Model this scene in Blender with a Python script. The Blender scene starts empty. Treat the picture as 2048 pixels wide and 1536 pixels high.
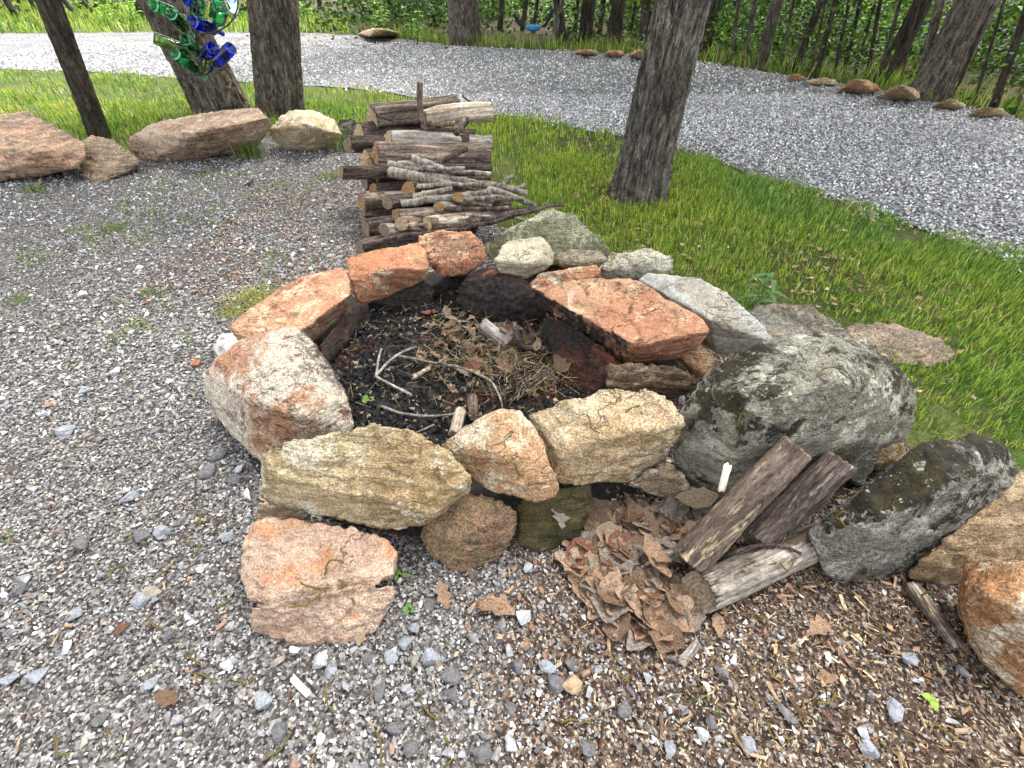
import bpy, bmesh, math, random
import numpy as np
from mathutils import Vector, Matrix, Euler, Quaternion

random.seed(7)
RNG = np.random.default_rng(11)
R = math.radians
SC = bpy.context.scene
COL = SC.collection

# ------------------------------------------------------------------ camera
CAM_H, PITCH, FPX = 1.40, R(40.7), 950.0
cam_d = bpy.data.cameras.new('camera')
cam_d.sensor_width = 36.0
cam_d.lens = FPX / 2048 * 36.0
cam_d.clip_start, cam_d.clip_end = 0.05, 600
cam = bpy.data.objects.new('camera', cam_d)
cam.location = (0, 0, CAM_H)
cam.rotation_euler = (math.pi / 2 - PITCH, 0, 0)
COL.objects.link(cam)
SC.camera = cam

# ------------------------------------------------------------------ light
SUN_EL, SUN_AZ = R(63), R(40)          # azimuth clockwise from +Y
world = bpy.data.worlds.new('World')
SC.world = world
world.use_nodes = True
wn = world.node_tree
bg = wn.nodes['Background']
sky = wn.nodes.new('ShaderNodeTexSky')
sky.sky_type = 'NISHITA'
sky.sun_disc = False
sky.sun_elevation = SUN_EL
sky.sun_rotation = SUN_AZ
sky.air_density, sky.dust_density, sky.ozone_density = 1.0, 3.0, 1.0
hsv = wn.nodes.new('ShaderNodeHueSaturation')      # thin overcast: the whole sky greyed evenly
hsv.inputs['Saturation'].default_value = 0.2
wn.links.new(sky.outputs[0], hsv.inputs['Color'])
wn.links.new(hsv.outputs[0], bg.inputs[0])
bg.inputs[1].default_value = 0.115
sun_d = bpy.data.lights.new('sun', 'SUN')
sun_d.energy = 1.5
sun_d.angle = R(15)
sun_d.color = (1.0, 0.95, 0.88)
sun = bpy.data.objects.new('sun', sun_d)
sd = Vector((math.sin(SUN_AZ) * math.cos(SUN_EL), math.cos(SUN_AZ) * math.cos(SUN_EL), math.sin(SUN_EL)))
sun.rotation_euler = (-sd).to_track_quat('-Z', 'Y').to_euler()
sun.location = (3, 4, 12)
COL.objects.link(sun)
vs = SC.view_settings
vs.view_transform = 'Standard'
vs.look = 'None'
vs.exposure = 2.55
vs.gamma = 1.0
vs.use_curve_mapping = False
SC.render.engine = 'CYCLES'
SC.cycles.use_denoising = True
SC.cycles.max_bounces = 8
SC.cycles.diffuse_bounces = 2
SC.cycles.use_adaptive_sampling = True
SC.cycles.adaptive_threshold = 0.03
SC.cycles.transparent_max_bounces = 8

# ------------------------------------------------------------------ geometry helpers
CP, SP = math.cos(PITCH), math.sin(PITCH)
def ray(px, py):
    u, v = (px - 1024) / FPX, (768 - py) / FPX
    return Vector((u, CP + v * SP, -SP + v * CP))
def at(px, py, z=0.0):
    d = ray(px, py)
    return Vector((0, 0, CAM_H)) + d * ((z - CAM_H) / d.z)
def aty(px, py, y):
    d = ray(px, py)
    return Vector((0, 0, CAM_H)) + d * (y / d.y)
def depth(p):
    return p.y * CP - (p.z - CAM_H) * SP
def mpx(px, p):
    return px / FPX * depth(p)

def _hash(ix, iy, iz, seed):
    h = (ix * 374761393 + iy * 668265263 + iz * 2147483647 + seed * 1274126177) & 0xFFFFFFFF
    h = ((h ^ (h >> 13)) * 1274126177) & 0xFFFFFFFF
    h = ((h ^ (h >> 16)) * 2246822519) & 0xFFFFFFFF
    return (h ^ (h >> 15)) & 0xFFFFFF
def vnoise(p, seed=0):
    """value noise, -1..1"""
    p = np.asarray(p, dtype=np.float64)
    i = np.floor(p).astype(np.int64)
    f = p - i
    f = f * f * f * (f * (f * 6 - 15) + 10)
    r = np.zeros(len(p))
    for dx in (0, 1):
        wx = f[:, 0] if dx else 1 - f[:, 0]
        for dy in (0, 1):
            wy = f[:, 1] if dy else 1 - f[:, 1]
            for dz in (0, 1):
                wz = f[:, 2] if dz else 1 - f[:, 2]
                r += wx * wy * wz * (_hash(i[:, 0] + dx, i[:, 1] + dy, i[:, 2] + dz, seed) / 8388607.5 - 1)
    return r
def fbm(p, octaves=4, seed=0, gain=0.5):
    a, s, t = 1.0, np.zeros(len(p)), 0.0
    q = np.array(p, dtype=np.float64)
    for k in range(octaves):
        s += a * vnoise(q, seed + k * 17)
        t += a
        a *= gain
        q = q * 2.03 + 5.7
    return s / t
def worley(p, seed=0):
    """cell value -1..1 of the nearest jittered point, and F2-F1"""
    i = np.floor(p).astype(np.int64)
    best = np.full(len(p), 9.0); second = np.full(len(p), 9.0); val = np.zeros(len(p))
    for dx in (-1, 0, 1):
        for dy in (-1, 0, 1):
            for dz in (-1, 0, 1):
                c = i + np.array([dx, dy, dz])
                h = [_hash(c[:, 0], c[:, 1], c[:, 2], seed + k) / 16777215.0 for k in range(4)]
                d = np.sqrt((c[:, 0] + h[0] - p[:, 0]) ** 2 + (c[:, 1] + h[1] - p[:, 1]) ** 2 + (c[:, 2] + h[2] - p[:, 2]) ** 2)
                m = d < best
                second = np.where(m, best, np.minimum(second, d))
                val = np.where(m, h[3] * 2 - 1, val)
                best = np.where(m, d, best)
    return val, second - best

def mesh_np(name, verts, faces_flat, face_len, mats=(), smooth=False, cols=None, mat_idx=None):
    """faces_flat: flat vertex indices; face_len: one length (int) for every face or an array"""
    me = bpy.data.meshes.new(name)
    verts = np.asarray(verts, dtype=np.float32).reshape(-1, 3)
    ff = np.asarray(faces_flat, dtype=np.int32).ravel()
    if np.isscalar(face_len):
        nf = len(ff) // face_len
        tot = np.full(nf, face_len, dtype=np.int32)
    else:
        tot = np.asarray(face_len, dtype=np.int32); nf = len(tot)
    start = np.concatenate([[0], np.cumsum(tot)[:-1]]).astype(np.int32)
    me.vertices.add(len(verts)); me.vertices.foreach_set('co', verts.ravel())
    me.loops.add(len(ff)); me.loops.foreach_set('vertex_index', ff)
    me.polygons.add(nf)
    me.polygons.foreach_set('loop_start', start)
    me.polygons.foreach_set('loop_total', tot)
    for m in mats:
        me.materials.append(m)
    if mat_idx is not None:
        me.polygons.foreach_set('material_index', np.asarray(mat_idx, dtype=np.int32))
    me.polygons.foreach_set('use_smooth', np.full(nf, smooth))
    me.update(calc_edges=True)
    if cols is not None:
        a = me.attributes.new('tint', 'FLOAT_COLOR', 'FACE')
        c = np.ones((nf, 4), dtype=np.float32); c[:, :3] = cols
        a.data.foreach_set('color', c.ravel())
    me.validate()
    return me
def link(name, me, parent=None, loc=None):
    o = bpy.data.objects.new(name, me)
    COL.objects.link(o)
    if parent is not None:
        o.parent = parent
    if loc is not None:
        o.location = loc
    return o
def tag(o, label=None, cat=None, group=None, kind=None):
    if label: o['label'] = label
    if cat: o['category'] = cat
    if group: o['group'] = group
    if kind: o['kind'] = kind
    return o
def empty(name, loc=(0, 0, 0)):
    o = bpy.data.objects.new(name, None)
    o.empty_display_size = 0.1
    o.location = loc
    COL.objects.link(o)
    return o

# ------------------------------------------------------------------ material helpers
def lin(r, g, b, k=1.0):
    f = lambda c: (c / 255 / 12.92 if c / 255 <= 0.04045 else ((c / 255 + 0.055) / 1.055) ** 2.4)
    return (f(r) * k, f(g) * k, f(b) * k, 1.0)
class NT:
    def __init__(s, name, rough=0.85, spec=0.25):
        s.mat = bpy.data.materials.new(name)
        s.mat.use_nodes = True
        s.t = s.mat.node_tree
        s.bsdf = s.t.nodes['Principled BSDF']
        s.bsdf.inputs['Roughness'].default_value = rough
        s.bsdf.inputs['Specular IOR Level'].default_value = spec
        s._oc = None
    def new(s, typ, **kw):
        n = s.t.nodes.new(typ)
        for k, v in kw.items():
            setattr(n, k, v)
        return n
    def put(s, sock, v):
        if hasattr(v, 'is_output'):
            s.t.links.new(v, sock)
        elif v is not None:
            sock.default_value = v[:3] if sock.type == 'VECTOR' and len(v) == 4 else v
    def obj(s):
        if s._oc is None:
            s._oc = s.new('ShaderNodeTexCoord')
        return s._oc.outputs['Object']
    def map(s, vec, scale=(1, 1, 1), rot=(0, 0, 0), loc=(0, 0, 0)):
        n = s.new('ShaderNodeMapping')
        s.put(n.inputs['Vector'], vec)
        n.inputs['Scale'].default_value = scale
        n.inputs['Rotation'].default_value = rot
        n.inputs['Location'].default_value = loc
        return n.outputs[0]
    def noise(s, vec, scale, detail=4, rough=0.55, dist=0.0):
        n = s.new('ShaderNodeTexNoise')
        s.put(n.inputs['Vector'], vec)
        n.inputs['Scale'].default_value = scale
        n.inputs['Detail'].default_value = detail
        n.inputs['Roughness'].default_value = rough
        n.inputs['Distortion'].default_value = dist
        return n.outputs['Fac']
    def vor(s, vec, scale, feature='F1', out='Distance', rnd=1.0):
        n = s.new('ShaderNodeTexVoronoi', feature=feature)
        s.put(n.inputs['Vector'], vec)
        n.inputs['Scale'].default_value = scale
        n.inputs['Randomness'].default_value = rnd
        return n.outputs[out]
    def math(s, op, a, b=0.0, c=None):
        n = s.new('ShaderNodeMath', operation=op)
        s.put(n.inputs[0], a); s.put(n.inputs[1], b)
        if c is not None: s.put(n.inputs[2], c)
        return n.outputs[0]
    def rng(s, v, a, b, c=0.0, d=1.0, smooth=True):
        n = s.new('ShaderNodeMapRange')
        n.interpolation_type = 'SMOOTHSTEP' if smooth else 'LINEAR'
        s.put(n.inputs[0], v)
        for k, x in zip((1, 2, 3, 4), (a, b, c, d)):
            n.inputs[k].default_value = x
        return n.outputs[0]
    def mix(s, f, a, b, mode='MIX'):
        n = s.new('ShaderNodeMix', data_type='RGBA', blend_type=mode)
        s.put(n.inputs[0], f); s.put(n.inputs[6], a); s.put(n.inputs[7], b)
        return n.outputs[2]
    def ramp(s, f, stops):
        n = s.new('ShaderNodeValToRGB')
        s.put(n.inputs[0], f)
        e = n.color_ramp.elements
        while len(e) < len(stops):
            e.new(0.5)
        for k, (p, c) in enumerate(stops):
            e[k].position = p; e[k].color = c
        return n.outputs[0]
    def attr(s, name='tint'):
        n = s.new('ShaderNodeAttribute', attribute_name=name)
        return n.outputs['Color']
    def scale_col(s, col, f):
        """multiply a colour by a value"""
        n = s.new('ShaderNodeVectorMath', operation='SCALE')
        s.put(n.inputs[0], col); s.put(n.inputs['Scale'], f)
        return n.outputs[0]
    def bump(s, h, dist=0.005, strength=1.0, normal=None):
        n = s.new('ShaderNodeBump')
        s.put(n.inputs['Height'], h)
        n.inputs['Distance'].default_value = dist
        n.inputs['Strength'].default_value = strength
        if normal is not None: s.put(n.inputs['Normal'], normal)
        return n.outputs[0]
    def out(s, col=None, normal=None, rough=None):
        if col is not None: s.put(s.bsdf.inputs['Base Color'], col)
        if normal is not None: s.put(s.bsdf.inputs['Normal'], normal)
        if rough is not None: s.put(s.bsdf.inputs['Roughness'], rough)
        return s.mat

PIT = Vector((-0.20, 1.78, 0.1))      # middle of the fire pit

def rock_mat(name, c1, c2, c3, t2=0.5, t3=0.56, w=0.06, fol=0.35, fdir=(0.5, 0.3, 0.2), speck=0.35, vein=0.0, lichen=0.0, moss=0.0,
             soot=0.0, soot_r=0.74, rough=0.86, seed=0, white=None, big=2.6, crack=0.0, k=.62):
    def tone(c):
        l = .3 * c[0] + .59 * c[1] + .11 * c[2]
        return tuple((l + (x - l) * .82) * k for x in c[:3]) + (1.0,)
    c1, c2, c3 = tone(c1), tone(c2), tone(c3)
    n = NT(name, rough, 0.28)
    o = n.map(n.obj(), loc=(seed * 3.17, seed * 1.73, seed * 0.9))
    a = n.noise(o, big, 5, 0.68, 0.4)
    b = n.noise(n.map(o, loc=(4, 1, 7)), big * 3.0, 6, 0.74, 0.3)
    col = n.mix(n.rng(a, t2 - w, t2 + w), c1, c2)
    col = n.mix(n.rng(b, t3 - w * 0.7, t3 + w * 0.7), col, c3)
    # foliation: streaks along the bedding
    fv = n.map(o, scale=(5, 5, 60), rot=fdir)
    f = n.noise(fv, 1.0, 3, 0.65, 0.5)
    col = n.scale_col(col, n.rng(f, 0.3, 0.7, 1 - fol, 1 + fol))
    # grain
    g = n.noise(o, 160, 1, 0.7)
    g2 = n.noise(o, 48, 4, 0.78)
    col = n.scale_col(col, n.rng(g, 0.34, 0.66, 1 - speck, 1 + speck))
    col = n.scale_col(col, n.rng(g2, 0.3, 0.7, 1 - speck * 0.85, 1 + speck * 0.85))
    h = n.math('ADD', n.math('MULTIPLY', g2, 0.8), n.math('MULTIPLY', f, 0.6 + fol * 2))
    h = n.math('ADD', h, n.math('MULTIPLY', g, 0.25))
    # dark fissures
    cr = n.math('ABSOLUTE', n.math('SUBTRACT', n.noise(n.map(o, scale=(1, 1, 4.5), rot=fdir), 3.6, 4, 0.7, 0.3), 0.5))
    crm = n.math('MULTIPLY', n.rng(cr, 0.0, 0.012, 1, 0), n.rng(n.noise(o, 2.0, 2), 0.45, 0.6))
    col = n.mix(n.math('MULTIPLY', crm, 0.38 + crack), col, (0.03, 0.022, 0.016, 1))
    h = n.math('SUBTRACT', h, n.math('MULTIPLY', crm, 0.9))
    if vein:
        v = n.noise(n.map(o, scale=(9, 1.6, 4), rot=(0, 0, .35), loc=(9, 3, 2)), 1.0, 5, 0.72, 0.3)
        vm = n.math('MULTIPLY', n.rng(v, 0.60, 0.67), n.rng(n.noise(o, 9, 4, .7), 0.38, 0.55))
        col = n.mix(n.math('MULTIPLY', vm, vein), col, lin(226, 214, 190, .62))
    if white:
        # pale worn patch: (threshold, colour)
        wv = n.noise(n.map(o, loc=(2, 8, 5)), 5.5, 6, 0.8, 0.2)
        col = n.mix(n.rng(wv, white, white + 0.09), col, lin(226, 220, 206, .72))
    if moss:
        m = n.noise(n.map(o, loc=(6, 2, 3)), 4.6, 6, 0.76, 0.3)
        geo = n.new('ShaderNodeNewGeometry')
        sx = n.new('ShaderNodeSeparateXYZ'); n.put(sx.inputs[0], geo.outputs['Normal'])
        up = n.rng(sx.outputs[2], 0.1, 0.75, -0.07, 0.07)
        mm = n.rng(n.math('ADD', n.math('ADD', m, up), n.math('MULTIPLY', n.math('SUBTRACT', g2, .5), .22)), 0.58 - moss * 0.16, 0.66 - moss * 0.16)
        mc = n.mix(n.rng(n.noise(o, 30, 4), 0.35, 0.65), lin(26, 22, 12, .7), lin(62, 54, 28, .6))
        col = n.mix(mm, col, mc)
        h = n.math('ADD', h, n.math('MULTIPLY', mm, 0.7))
    if lichen:
        l1 = n.noise(n.map(o, loc=(1, 7, 3)), 13, 5, 0.76, 0.3)
        l2 = n.noise(n.map(o, loc=(3, 3, 3)), 34, 3, 0.7, 0.3)
        l1 = n.math('ADD', l1, n.math('MULTIPLY', n.math('SUBTRACT', g2, .5), .2))
        lm = n.math('MAXIMUM', n.rng(l1, 0.625 - lichen * 0.06, 0.70 - lichen * 0.06), n.rng(l2, 0.655 - lichen * 0.05, 0.70 - lichen * 0.05))
        col = n.mix(n.math('MULTIPLY', lm, 0.8), col, n.mix(g2, lin(150, 152, 128, .6), lin(214, 212, 196, .62)))
    if soot:
        geo = n.new('ShaderNodeNewGeometry')
        d = n.new('ShaderNodeVectorMath', operation='SUBTRACT')
        d.inputs[0].default_value = (PIT.x, PIT.y, 0.0)
        n.put(d.inputs[1], geo.outputs['Position'])
        fl = n.new('ShaderNodeVectorMath', operation='MULTIPLY'); n.put(fl.inputs[0], d.outputs[0]); fl.inputs[1].default_value = (1, 1, 0)
        ln = n.new('ShaderNodeVectorMath', operation='LENGTH'); n.put(ln.inputs[0], fl.outputs[0])
        nm = n.new('ShaderNodeVectorMath', operation='NORMALIZE'); n.put(nm.inputs[0], fl.outputs[0])
        dt = n.new('ShaderNodeVectorMath', operation='DOT_PRODUCT'); n.put(dt.inputs[0], nm.outputs[0]); n.put(dt.inputs[1], geo.outputs['Normal'])
        sn = n.noise(o, 7, 6, 0.7, 0.4)
        s1 = n.rng(n.math('ADD', dt.outputs['Value'], n.math('MULTIPLY', n.math('SUBTRACT', sn, 0.5), 2.0)), 0.15, 0.6)
        s2 = n.rng(ln.outputs['Value'], soot_r, soot_r + 0.16, 1, 0)
        sm = n.math('MULTIPLY', n.math('MULTIPLY', s1, s2), soot)
        col = n.mix(sm, col, n.mix(n.rng(g2, 0.35, 0.7), (0.008, 0.007, 0.007, 1), (0.045, 0.036, 0.03, 1)))
    return n.out(col, n.bump(h, 0.013, 0.9))

M = {}
def tint_mat(name, rough=0.8, spec=0.25, noise_scale=60, amt=0.25, bumpd=0.0015, trans=0.0):
    n = NT(name, rough, spec)
    g = n.noise(n.obj(), noise_scale, 2, 0.65)
    col = n.scale_col(n.attr(), n.rng(g, 0.3, 0.7, 1 - amt, 1 + amt))
    m = n.out(col, n.bump(g, bumpd, 0.7) if bumpd else None)
    if trans:
        tr = n.new('ShaderNodeBsdfTranslucent'); n.put(tr.inputs[0], col)
        mx = n.new('ShaderNodeMixShader'); mx.inputs[0].default_value = trans
        n.t.links.new(n.bsdf.outputs[0], mx.inputs[1]); n.t.links.new(tr.outputs[0], mx.inputs[2])
        n.t.links.new(mx.outputs[0], n.t.nodes['Material Output'].inputs[0])
    return m
M['gravel'] = tint_mat('gravel stone', 0.82, 0.3, 55, 0.3, 0)
M['grass'] = tint_mat('grass blade', 0.6, 0.3, 20, 0.2, 0, 0.35)
M['foliage'] = tint_mat('broad leaf', 0.55, 0.3, 10, 0.15, 0, 0.35)
M['chips'] = tint_mat('wood chip', 0.85, 0.2, 80, 0.3, 0)

def ground_mat(name, stops, scale=40, fine=220, bumpd=0.01, patch=None):
    n = NT(name, 0.92, 0.2)
    o = n.obj()
    a = n.noise(o, scale, 3, 0.7, 0.3)
    b = n.noise(o, fine, 2, 0.7)
    c = n.noise(o, 1.3, 2, 0.6)
    f = n.math('ADD', n.math('MULTIPLY', a, 0.55), n.math('MULTIPLY', b, 0.45))
    col = n.ramp(f, stops)
    if patch is not None:
        col = n.mix(n.rng(n.noise(n.map(o, loc=(3, 3, 0)), 2.2, 6, 0.65), 0.48, 0.6), col, n.scale_col(patch, n.rng(f, 0.3, 0.7, 0.5, 1.5)))
    col = n.scale_col(col, n.rng(c, 0.3, 0.7, 0.75, 1.2))
    return n.out(col, n.bump(f, bumpd, 0.9))
def stones_mat(name, scale, stops, dark=(0.03, 0.03, 0.032, 1), bumpd=0.012):
    n = NT(name, 0.88, 0.25)
    o = n.obj()
    wv = n.new('ShaderNodeVectorMath', operation='ADD')
    n.put(wv.inputs[0], o)
    cell = n.vor(o, scale, 'F1', 'Color')
    dist = n.vor(o, scale, 'DISTANCE_TO_EDGE', 'Distance')
    sp = n.new('ShaderNodeSeparateXYZ'); n.put(sp.inputs[0], cell)
    col = n.ramp(sp.outputs[0], stops)
    edge = n.rng(dist, 0.0, 0.16)
    col = n.mix(edge, dark, col)
    col = n.scale_col(col, n.rng(n.noise(o, scale * 2.5, 3), 0.3, 0.7, 0.7, 1.25))
    col = n.scale_col(col, n.rng(n.noise(o, 0.9, 5, 0.6), 0.3, 0.7, 0.82, 1.15))
    h = n.math('ADD', edge, n.math('MULTIPLY', sp.outputs[1], 0.8))
    return n.out(col, n.bump(h, bumpd, 0.8))

# ------------------------------------------------------------------ the setting: sheets of ground
def sheet(name, pts, z, mat, noise_amp=0.0, res=None):
    me = bpy.data.meshes.new(name)
    bm = bmesh.new()
    vsx = [bm.verts.new((p[0], p[1], z)) for p in pts]
    f = bm.faces.new(vsx)
    bmesh.ops.triangulate(bm, faces=[f])
    bm.normal_update()
    for f in bm.faces:
        if f.normal.z < 0: f.normal_flip()
    bm.to_mesh(me); bm.free()
    me.materials.append(mat)
    return tag(link(name, me), kind='structure')
def jag(pts, step=0.25, amp=0.07, seed=0):
    """resample a polyline and make it ragged"""
    out = []
    for a, b in zip(pts[:-1], pts[1:]):
        a, b = Vector(a[:2]), Vector(b[:2])
        k = max(1, int((b - a).length / step))
        for i in range(k):
            q = a.lerp(b, i / k)
            out.append((q.x, q.y))
    out.append(tuple(pts[-1][:2]))
    q = np.array([[x * 1.7, y * 1.7, seed] for x, y in out])
    d1, d2 = fbm(q, 3, seed), fbm(q, 3, seed + 50)
    return [(x + amp * a, y + amp * b) for (x, y), a, b in zip(out, d1, d2)]

DRIVE_NEAR = [(-900, 150), (-300, 140), (0, 138), (200, 145), (330, 152), (480, 165), (620, 172), (760, 183), (900, 210), (1050, 236), (1180, 262), (1400, 305), (1500, 345), (1650, 392), (1800, 450), (1950, 492), (2048, 516), (2400, 640), (3000, 850)]
DRIVE_FAR = [(-900, 70), (-300, 68), (0, 68), (300, 65), (600, 66), (760, 72), (900, 92), (1150, 103), (1290, 112), (1450, 130), (1600, 155), (1760, 180), (1850, 200), (2048, 240), (2500, 340), (3300, 520)]
LAWN_NEAR = [(-600, 370), (0, 345), (160, 340), (300, 300), (540, 275), (690, 262), (760, 330), (960, 440), (1200, 530), (1500, 690), (1800, 900), (2048, 1000), (2500, 1150), (3000, 1320)]
dn = [at(*p) for p in DRIVE_NEAR]
df = [at(*p) for p in DRIVE_FAR]
ln_ = [at(*p) for p in LAWN_NEAR]

soil = ground_mat('woodland floor', [(0.25, lin(34, 26, 18)), (0.5, lin(70, 56, 40)), (0.75, lin(108, 88, 64))], 18, 90, 0.03, lin(62, 78, 30))
def terrace_mat():
    n = NT('terrace gravel bed', 0.92, 0.2)
    o = n.obj()
    cell = n.vor(o, 130, 'F1', 'Color')
    sp = n.new('ShaderNodeSeparateXYZ'); n.put(sp.inputs[0], cell)
    b = n.noise(o, 130, 2, 0.7)
    grey_ = n.ramp(sp.outputs[0], [(0.0, lin(40, 36, 34)), (0.5, lin(88, 84, 81)), (0.85, lin(130, 126, 122)), (1.0, lin(180, 176, 168))])
    brown_ = n.ramp(sp.outputs[1], [(0.0, lin(34, 27, 23)), (0.5, lin(76, 63, 54)), (0.85, lin(114, 98, 84)), (1.0, lin(172, 156, 136))])
    sx = n.new('ShaderNodeSeparateXYZ'); n.put(sx.inputs[0], o)
    big = n.noise(o, 3.0, 4, 0.65)
    zone = n.math('ADD', n.rng(n.math('ADD', sx.outputs[0], n.math('MULTIPLY', sx.outputs[1], -0.25)), -0.75, 0.35, -0.35, 0.35), n.math('SUBTRACT', big, 0.0))
    col = n.mix(n.rng(zone, 0.42, 0.62), grey_, brown_)
    col = n.scale_col(col, n.rng(b, .3, .7, .6, 1.25))
    return n.out(col, n.bump(n.math('ADD', b, n.math('MULTIPLY', sp.outputs[1], .6)), .006, .9))
terr = terrace_mat()
lawn_m = ground_mat('lawn soil', [(0.3, lin(38, 46, 20)), (0.5, lin(70, 80, 36)), (0.75, lin(116, 108, 68))], 30, 120, 0.02, lin(62, 84, 32))
drive_m = stones_mat('driveway gravel', 26, [(0.0, lin(96, 96, 97)), (0.3, lin(126, 126, 128)), (0.65, lin(150, 150, 151)), (1.0, lin(182, 182, 180))])

sheet('ground', [(-160, -40), (160, -40), (160, 260), (-160, 260)], -0.012, soil)
sheet('lawn', jag([(p.x, p.y) for p in ln_], 0.2, 0.1, 3) + [(p.x, p.y) for p in reversed([at(*q) for q in DRIVE_NEAR])], -0.004, lawn_m)
sheet('gravel_driveway', jag([(p.x, p.y) for p in dn], 0.25, 0.16, 5) + jag([(p.x, p.y) for p in reversed(df)], 0.3, 0.2, 6), 0.004, drive_m)
far_l = [at(p[0], p[1]) for p in [(-900, 70), (-300, 68), (0, 68), (300, 65), (600, 66), (700, 69), (720, 40), (600, 22), (300, 10), (0, 8), (-500, 10)]]
sheet('far_verge', [(p.x, p.y) for p in far_l], -0.002, lawn_m)
sheet('terrace', jag([(p.x, p.y) for p in ln_], 0.2, 0.12, 9) + [(5, -3), (-7, -3)], 0.006, terr)

# ------------------------------------------------------------------ rocks
def pix(p):
    dpt = depth(p)
    return (1024 + FPX * p.x / dpt, 768 - FPX * (p.y * SP + (p.z - CAM_H) * CP) / dpt)
def hull_2d(pts):
    pts = sorted(set(pts))
    def half(ps):
        h = []
        for p in ps:
            while len(h) > 1 and (h[-1][0] - h[-2][0]) * (p[1] - h[-2][1]) - (h[-1][1] - h[-2][1]) * (p[0] - h[-2][0]) <= 0: h.pop()
            h.append(p)
        return h[:-1]
    return half(pts) + half(pts[::-1])
def inside_2d(p, h):
    return all((h[(i + 1) % len(h)][0] - h[i][0]) * (p[1] - h[i][1]) - (h[(i + 1) % len(h)][1] - h[i][1]) * (p[0] - h[i][0]) >= 0 for i in range(len(h)))
def chop(b2, seed, n=16, lo=.003, hi=.022):
    """knock corners and edges off a convex block with random planes"""
    rg = random.Random(seed)
    for _ in range(n):
        d = Vector((rg.gauss(0, 1), rg.gauss(0, 1), rg.gauss(0, .8))).normalized()
        ds = [v.co.dot(d) for v in b2.verts]
        mx, mn = max(ds), min(ds)
        off = mx - (mx - mn) * rg.uniform(lo, hi)
        bmesh.ops.bisect_plane(b2, geom=b2.verts[:] + b2.edges[:] + b2.faces[:], plane_co=d * off, plane_no=d, clear_outer=True)
        bmesh.ops.holes_fill(b2, edges=[e for e in b2.edges if e.is_boundary], sides=0)
def rock(name, label, cat, group, hulls, mat, voxel=0.011, amp=1.0, bed=(0.15, 0.1, 1.0), ledge=0.006, ledge_t=0.05, seed=0, smooth_it=0, facet=0.006, facet_s=9.0, nchop=9, groove=None):
    """hulls: list of (visible points [(px, py, z)...], floor height). Each visible point is also dropped to the floor height, drawn in."""
    pts_all, parts = [], []
    for vis, zb in hulls:
        w = [at(*p) for p in vis]
        c = sum(w, Vector()) / len(w)
        hull2 = hull_2d([(p[0], p[1]) for p in vis])
        drop = []
        for p in w:
            if p.z <= zb + 0.03: continue
            q = Vector((c.x + (p.x - c.x) * 0.86, c.y + (p.y - c.y) * 0.86 + 0.012, zb))
            for _ in range(60):
                if inside_2d(pix(q), hull2): break
                q.y += 0.012; q.x += (c.x - q.x) * 0.05
            else:
                q.z = zb + 0.5 * (p.z - zb); q.y = p.y + .1
            drop.append(q)
        parts.append(w + drop)
        pts_all += w + drop
    org = sum(pts_all, Vector()) / len(pts_all)
    org.z = min(p.z for p in pts_all)
    bm = bmesh.new()
    for part in parts:
        b2 = bmesh.new()
        cc = sum(part, Vector()) / len(part)
        for p in part:
            b2.verts.new(cc + (p - cc) * 1.045 - org)
        bmesh.ops.convex_hull(b2, input=b2.verts)
        loose = [v for v in b2.verts if not v.link_faces]
        bmesh.ops.delete(b2, geom=loose, context='VERTS')
        chop(b2, seed * 7 + len(parts), n=nchop)
        bmesh.ops.recalc_face_normals(b2, faces=b2.faces)
        tmp = bpy.data.meshes.new('hull')
        b2.to_mesh(tmp); b2.free()
        bm.from_mesh(tmp)
        bpy.data.meshes.remove(tmp)
    me0 = bpy.data.meshes.new('hull')
    bm.to_mesh(me0); bm.free()
    o = link(name, me0, loc=org)
    md = o.modifiers.new('r', 'REMESH')
    md.mode = 'VOXEL'; md.voxel_size = voxel
    dg = bpy.context.evaluated_depsgraph_get()
    ev = o.evaluated_get(dg)
    me = bpy.data.meshes.new_from_object(ev)
    o.modifiers.clear()
    o.data = me
    bpy.data.meshes.remove(me0)
    me.name = name
    nv = len(me.vertices)
    co = np.empty(nv * 3); me.vertices.foreach_get('co', co); co = co.reshape(-1, 3)
    e = np.empty(len(me.edges) * 2, dtype=np.int64); me.edges.foreach_get('vertices', e); e = e.reshape(-1, 2)
    deg = np.bincount(e.ravel(), minlength=nv).astype(float)[:, None] + 1e-9
    for _ in range(smooth_it):
        s = np.zeros_like(co)
        np.add.at(s, e[:, 0], co[e[:, 1]]); np.add.at(s, e[:, 1], co[e[:, 0]])
        co = co * 0.65 + 0.35 * s / deg
    me.vertices.foreach_set('co', co.ravel()); me.update()
    no = np.empty(nv * 3); me.vertex_normals.foreach_get('vector', no); no = no.reshape(-1, 3)
    q = co + np.array([seed * 3.1 + 2, seed * 1.7 + 5, seed * 0.7])
    d = fbm(q * 6.0, 3, seed) * 0.008 * amp
    d += fbm(q * 22.0, 3, seed + 5) * 0.009 * amp
    rd = 1 - np.abs(fbm(q * 11.0, 3, seed + 45)) * 2.6
    d -= np.clip(rd - .72, 0, 1) * 0.03 * amp
    d += fbm(q * 70.0, 2, seed + 11) * 0.0025 * amp
    warp = np.stack([fbm(q * 5, 2, seed + 21 + k) for k in range(3)], 1) * 0.05
    cv, edge = worley((q + warp) * facet_s, seed + 3)
    d += cv * facet * amp * np.clip(edge * 5, 0, 1)
    d -= np.clip(0.05 - edge, 0, 0.05) * 0.09 * amp
    bn = np.array(bed) / np.linalg.norm(bed)
    t = (q @ bn) / ledge_t + fbm(q * 4, 3, seed + 31) * 1.3
    fr = t - np.floor(t)
    side = 1 - np.abs(no @ bn) ** 2
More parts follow.
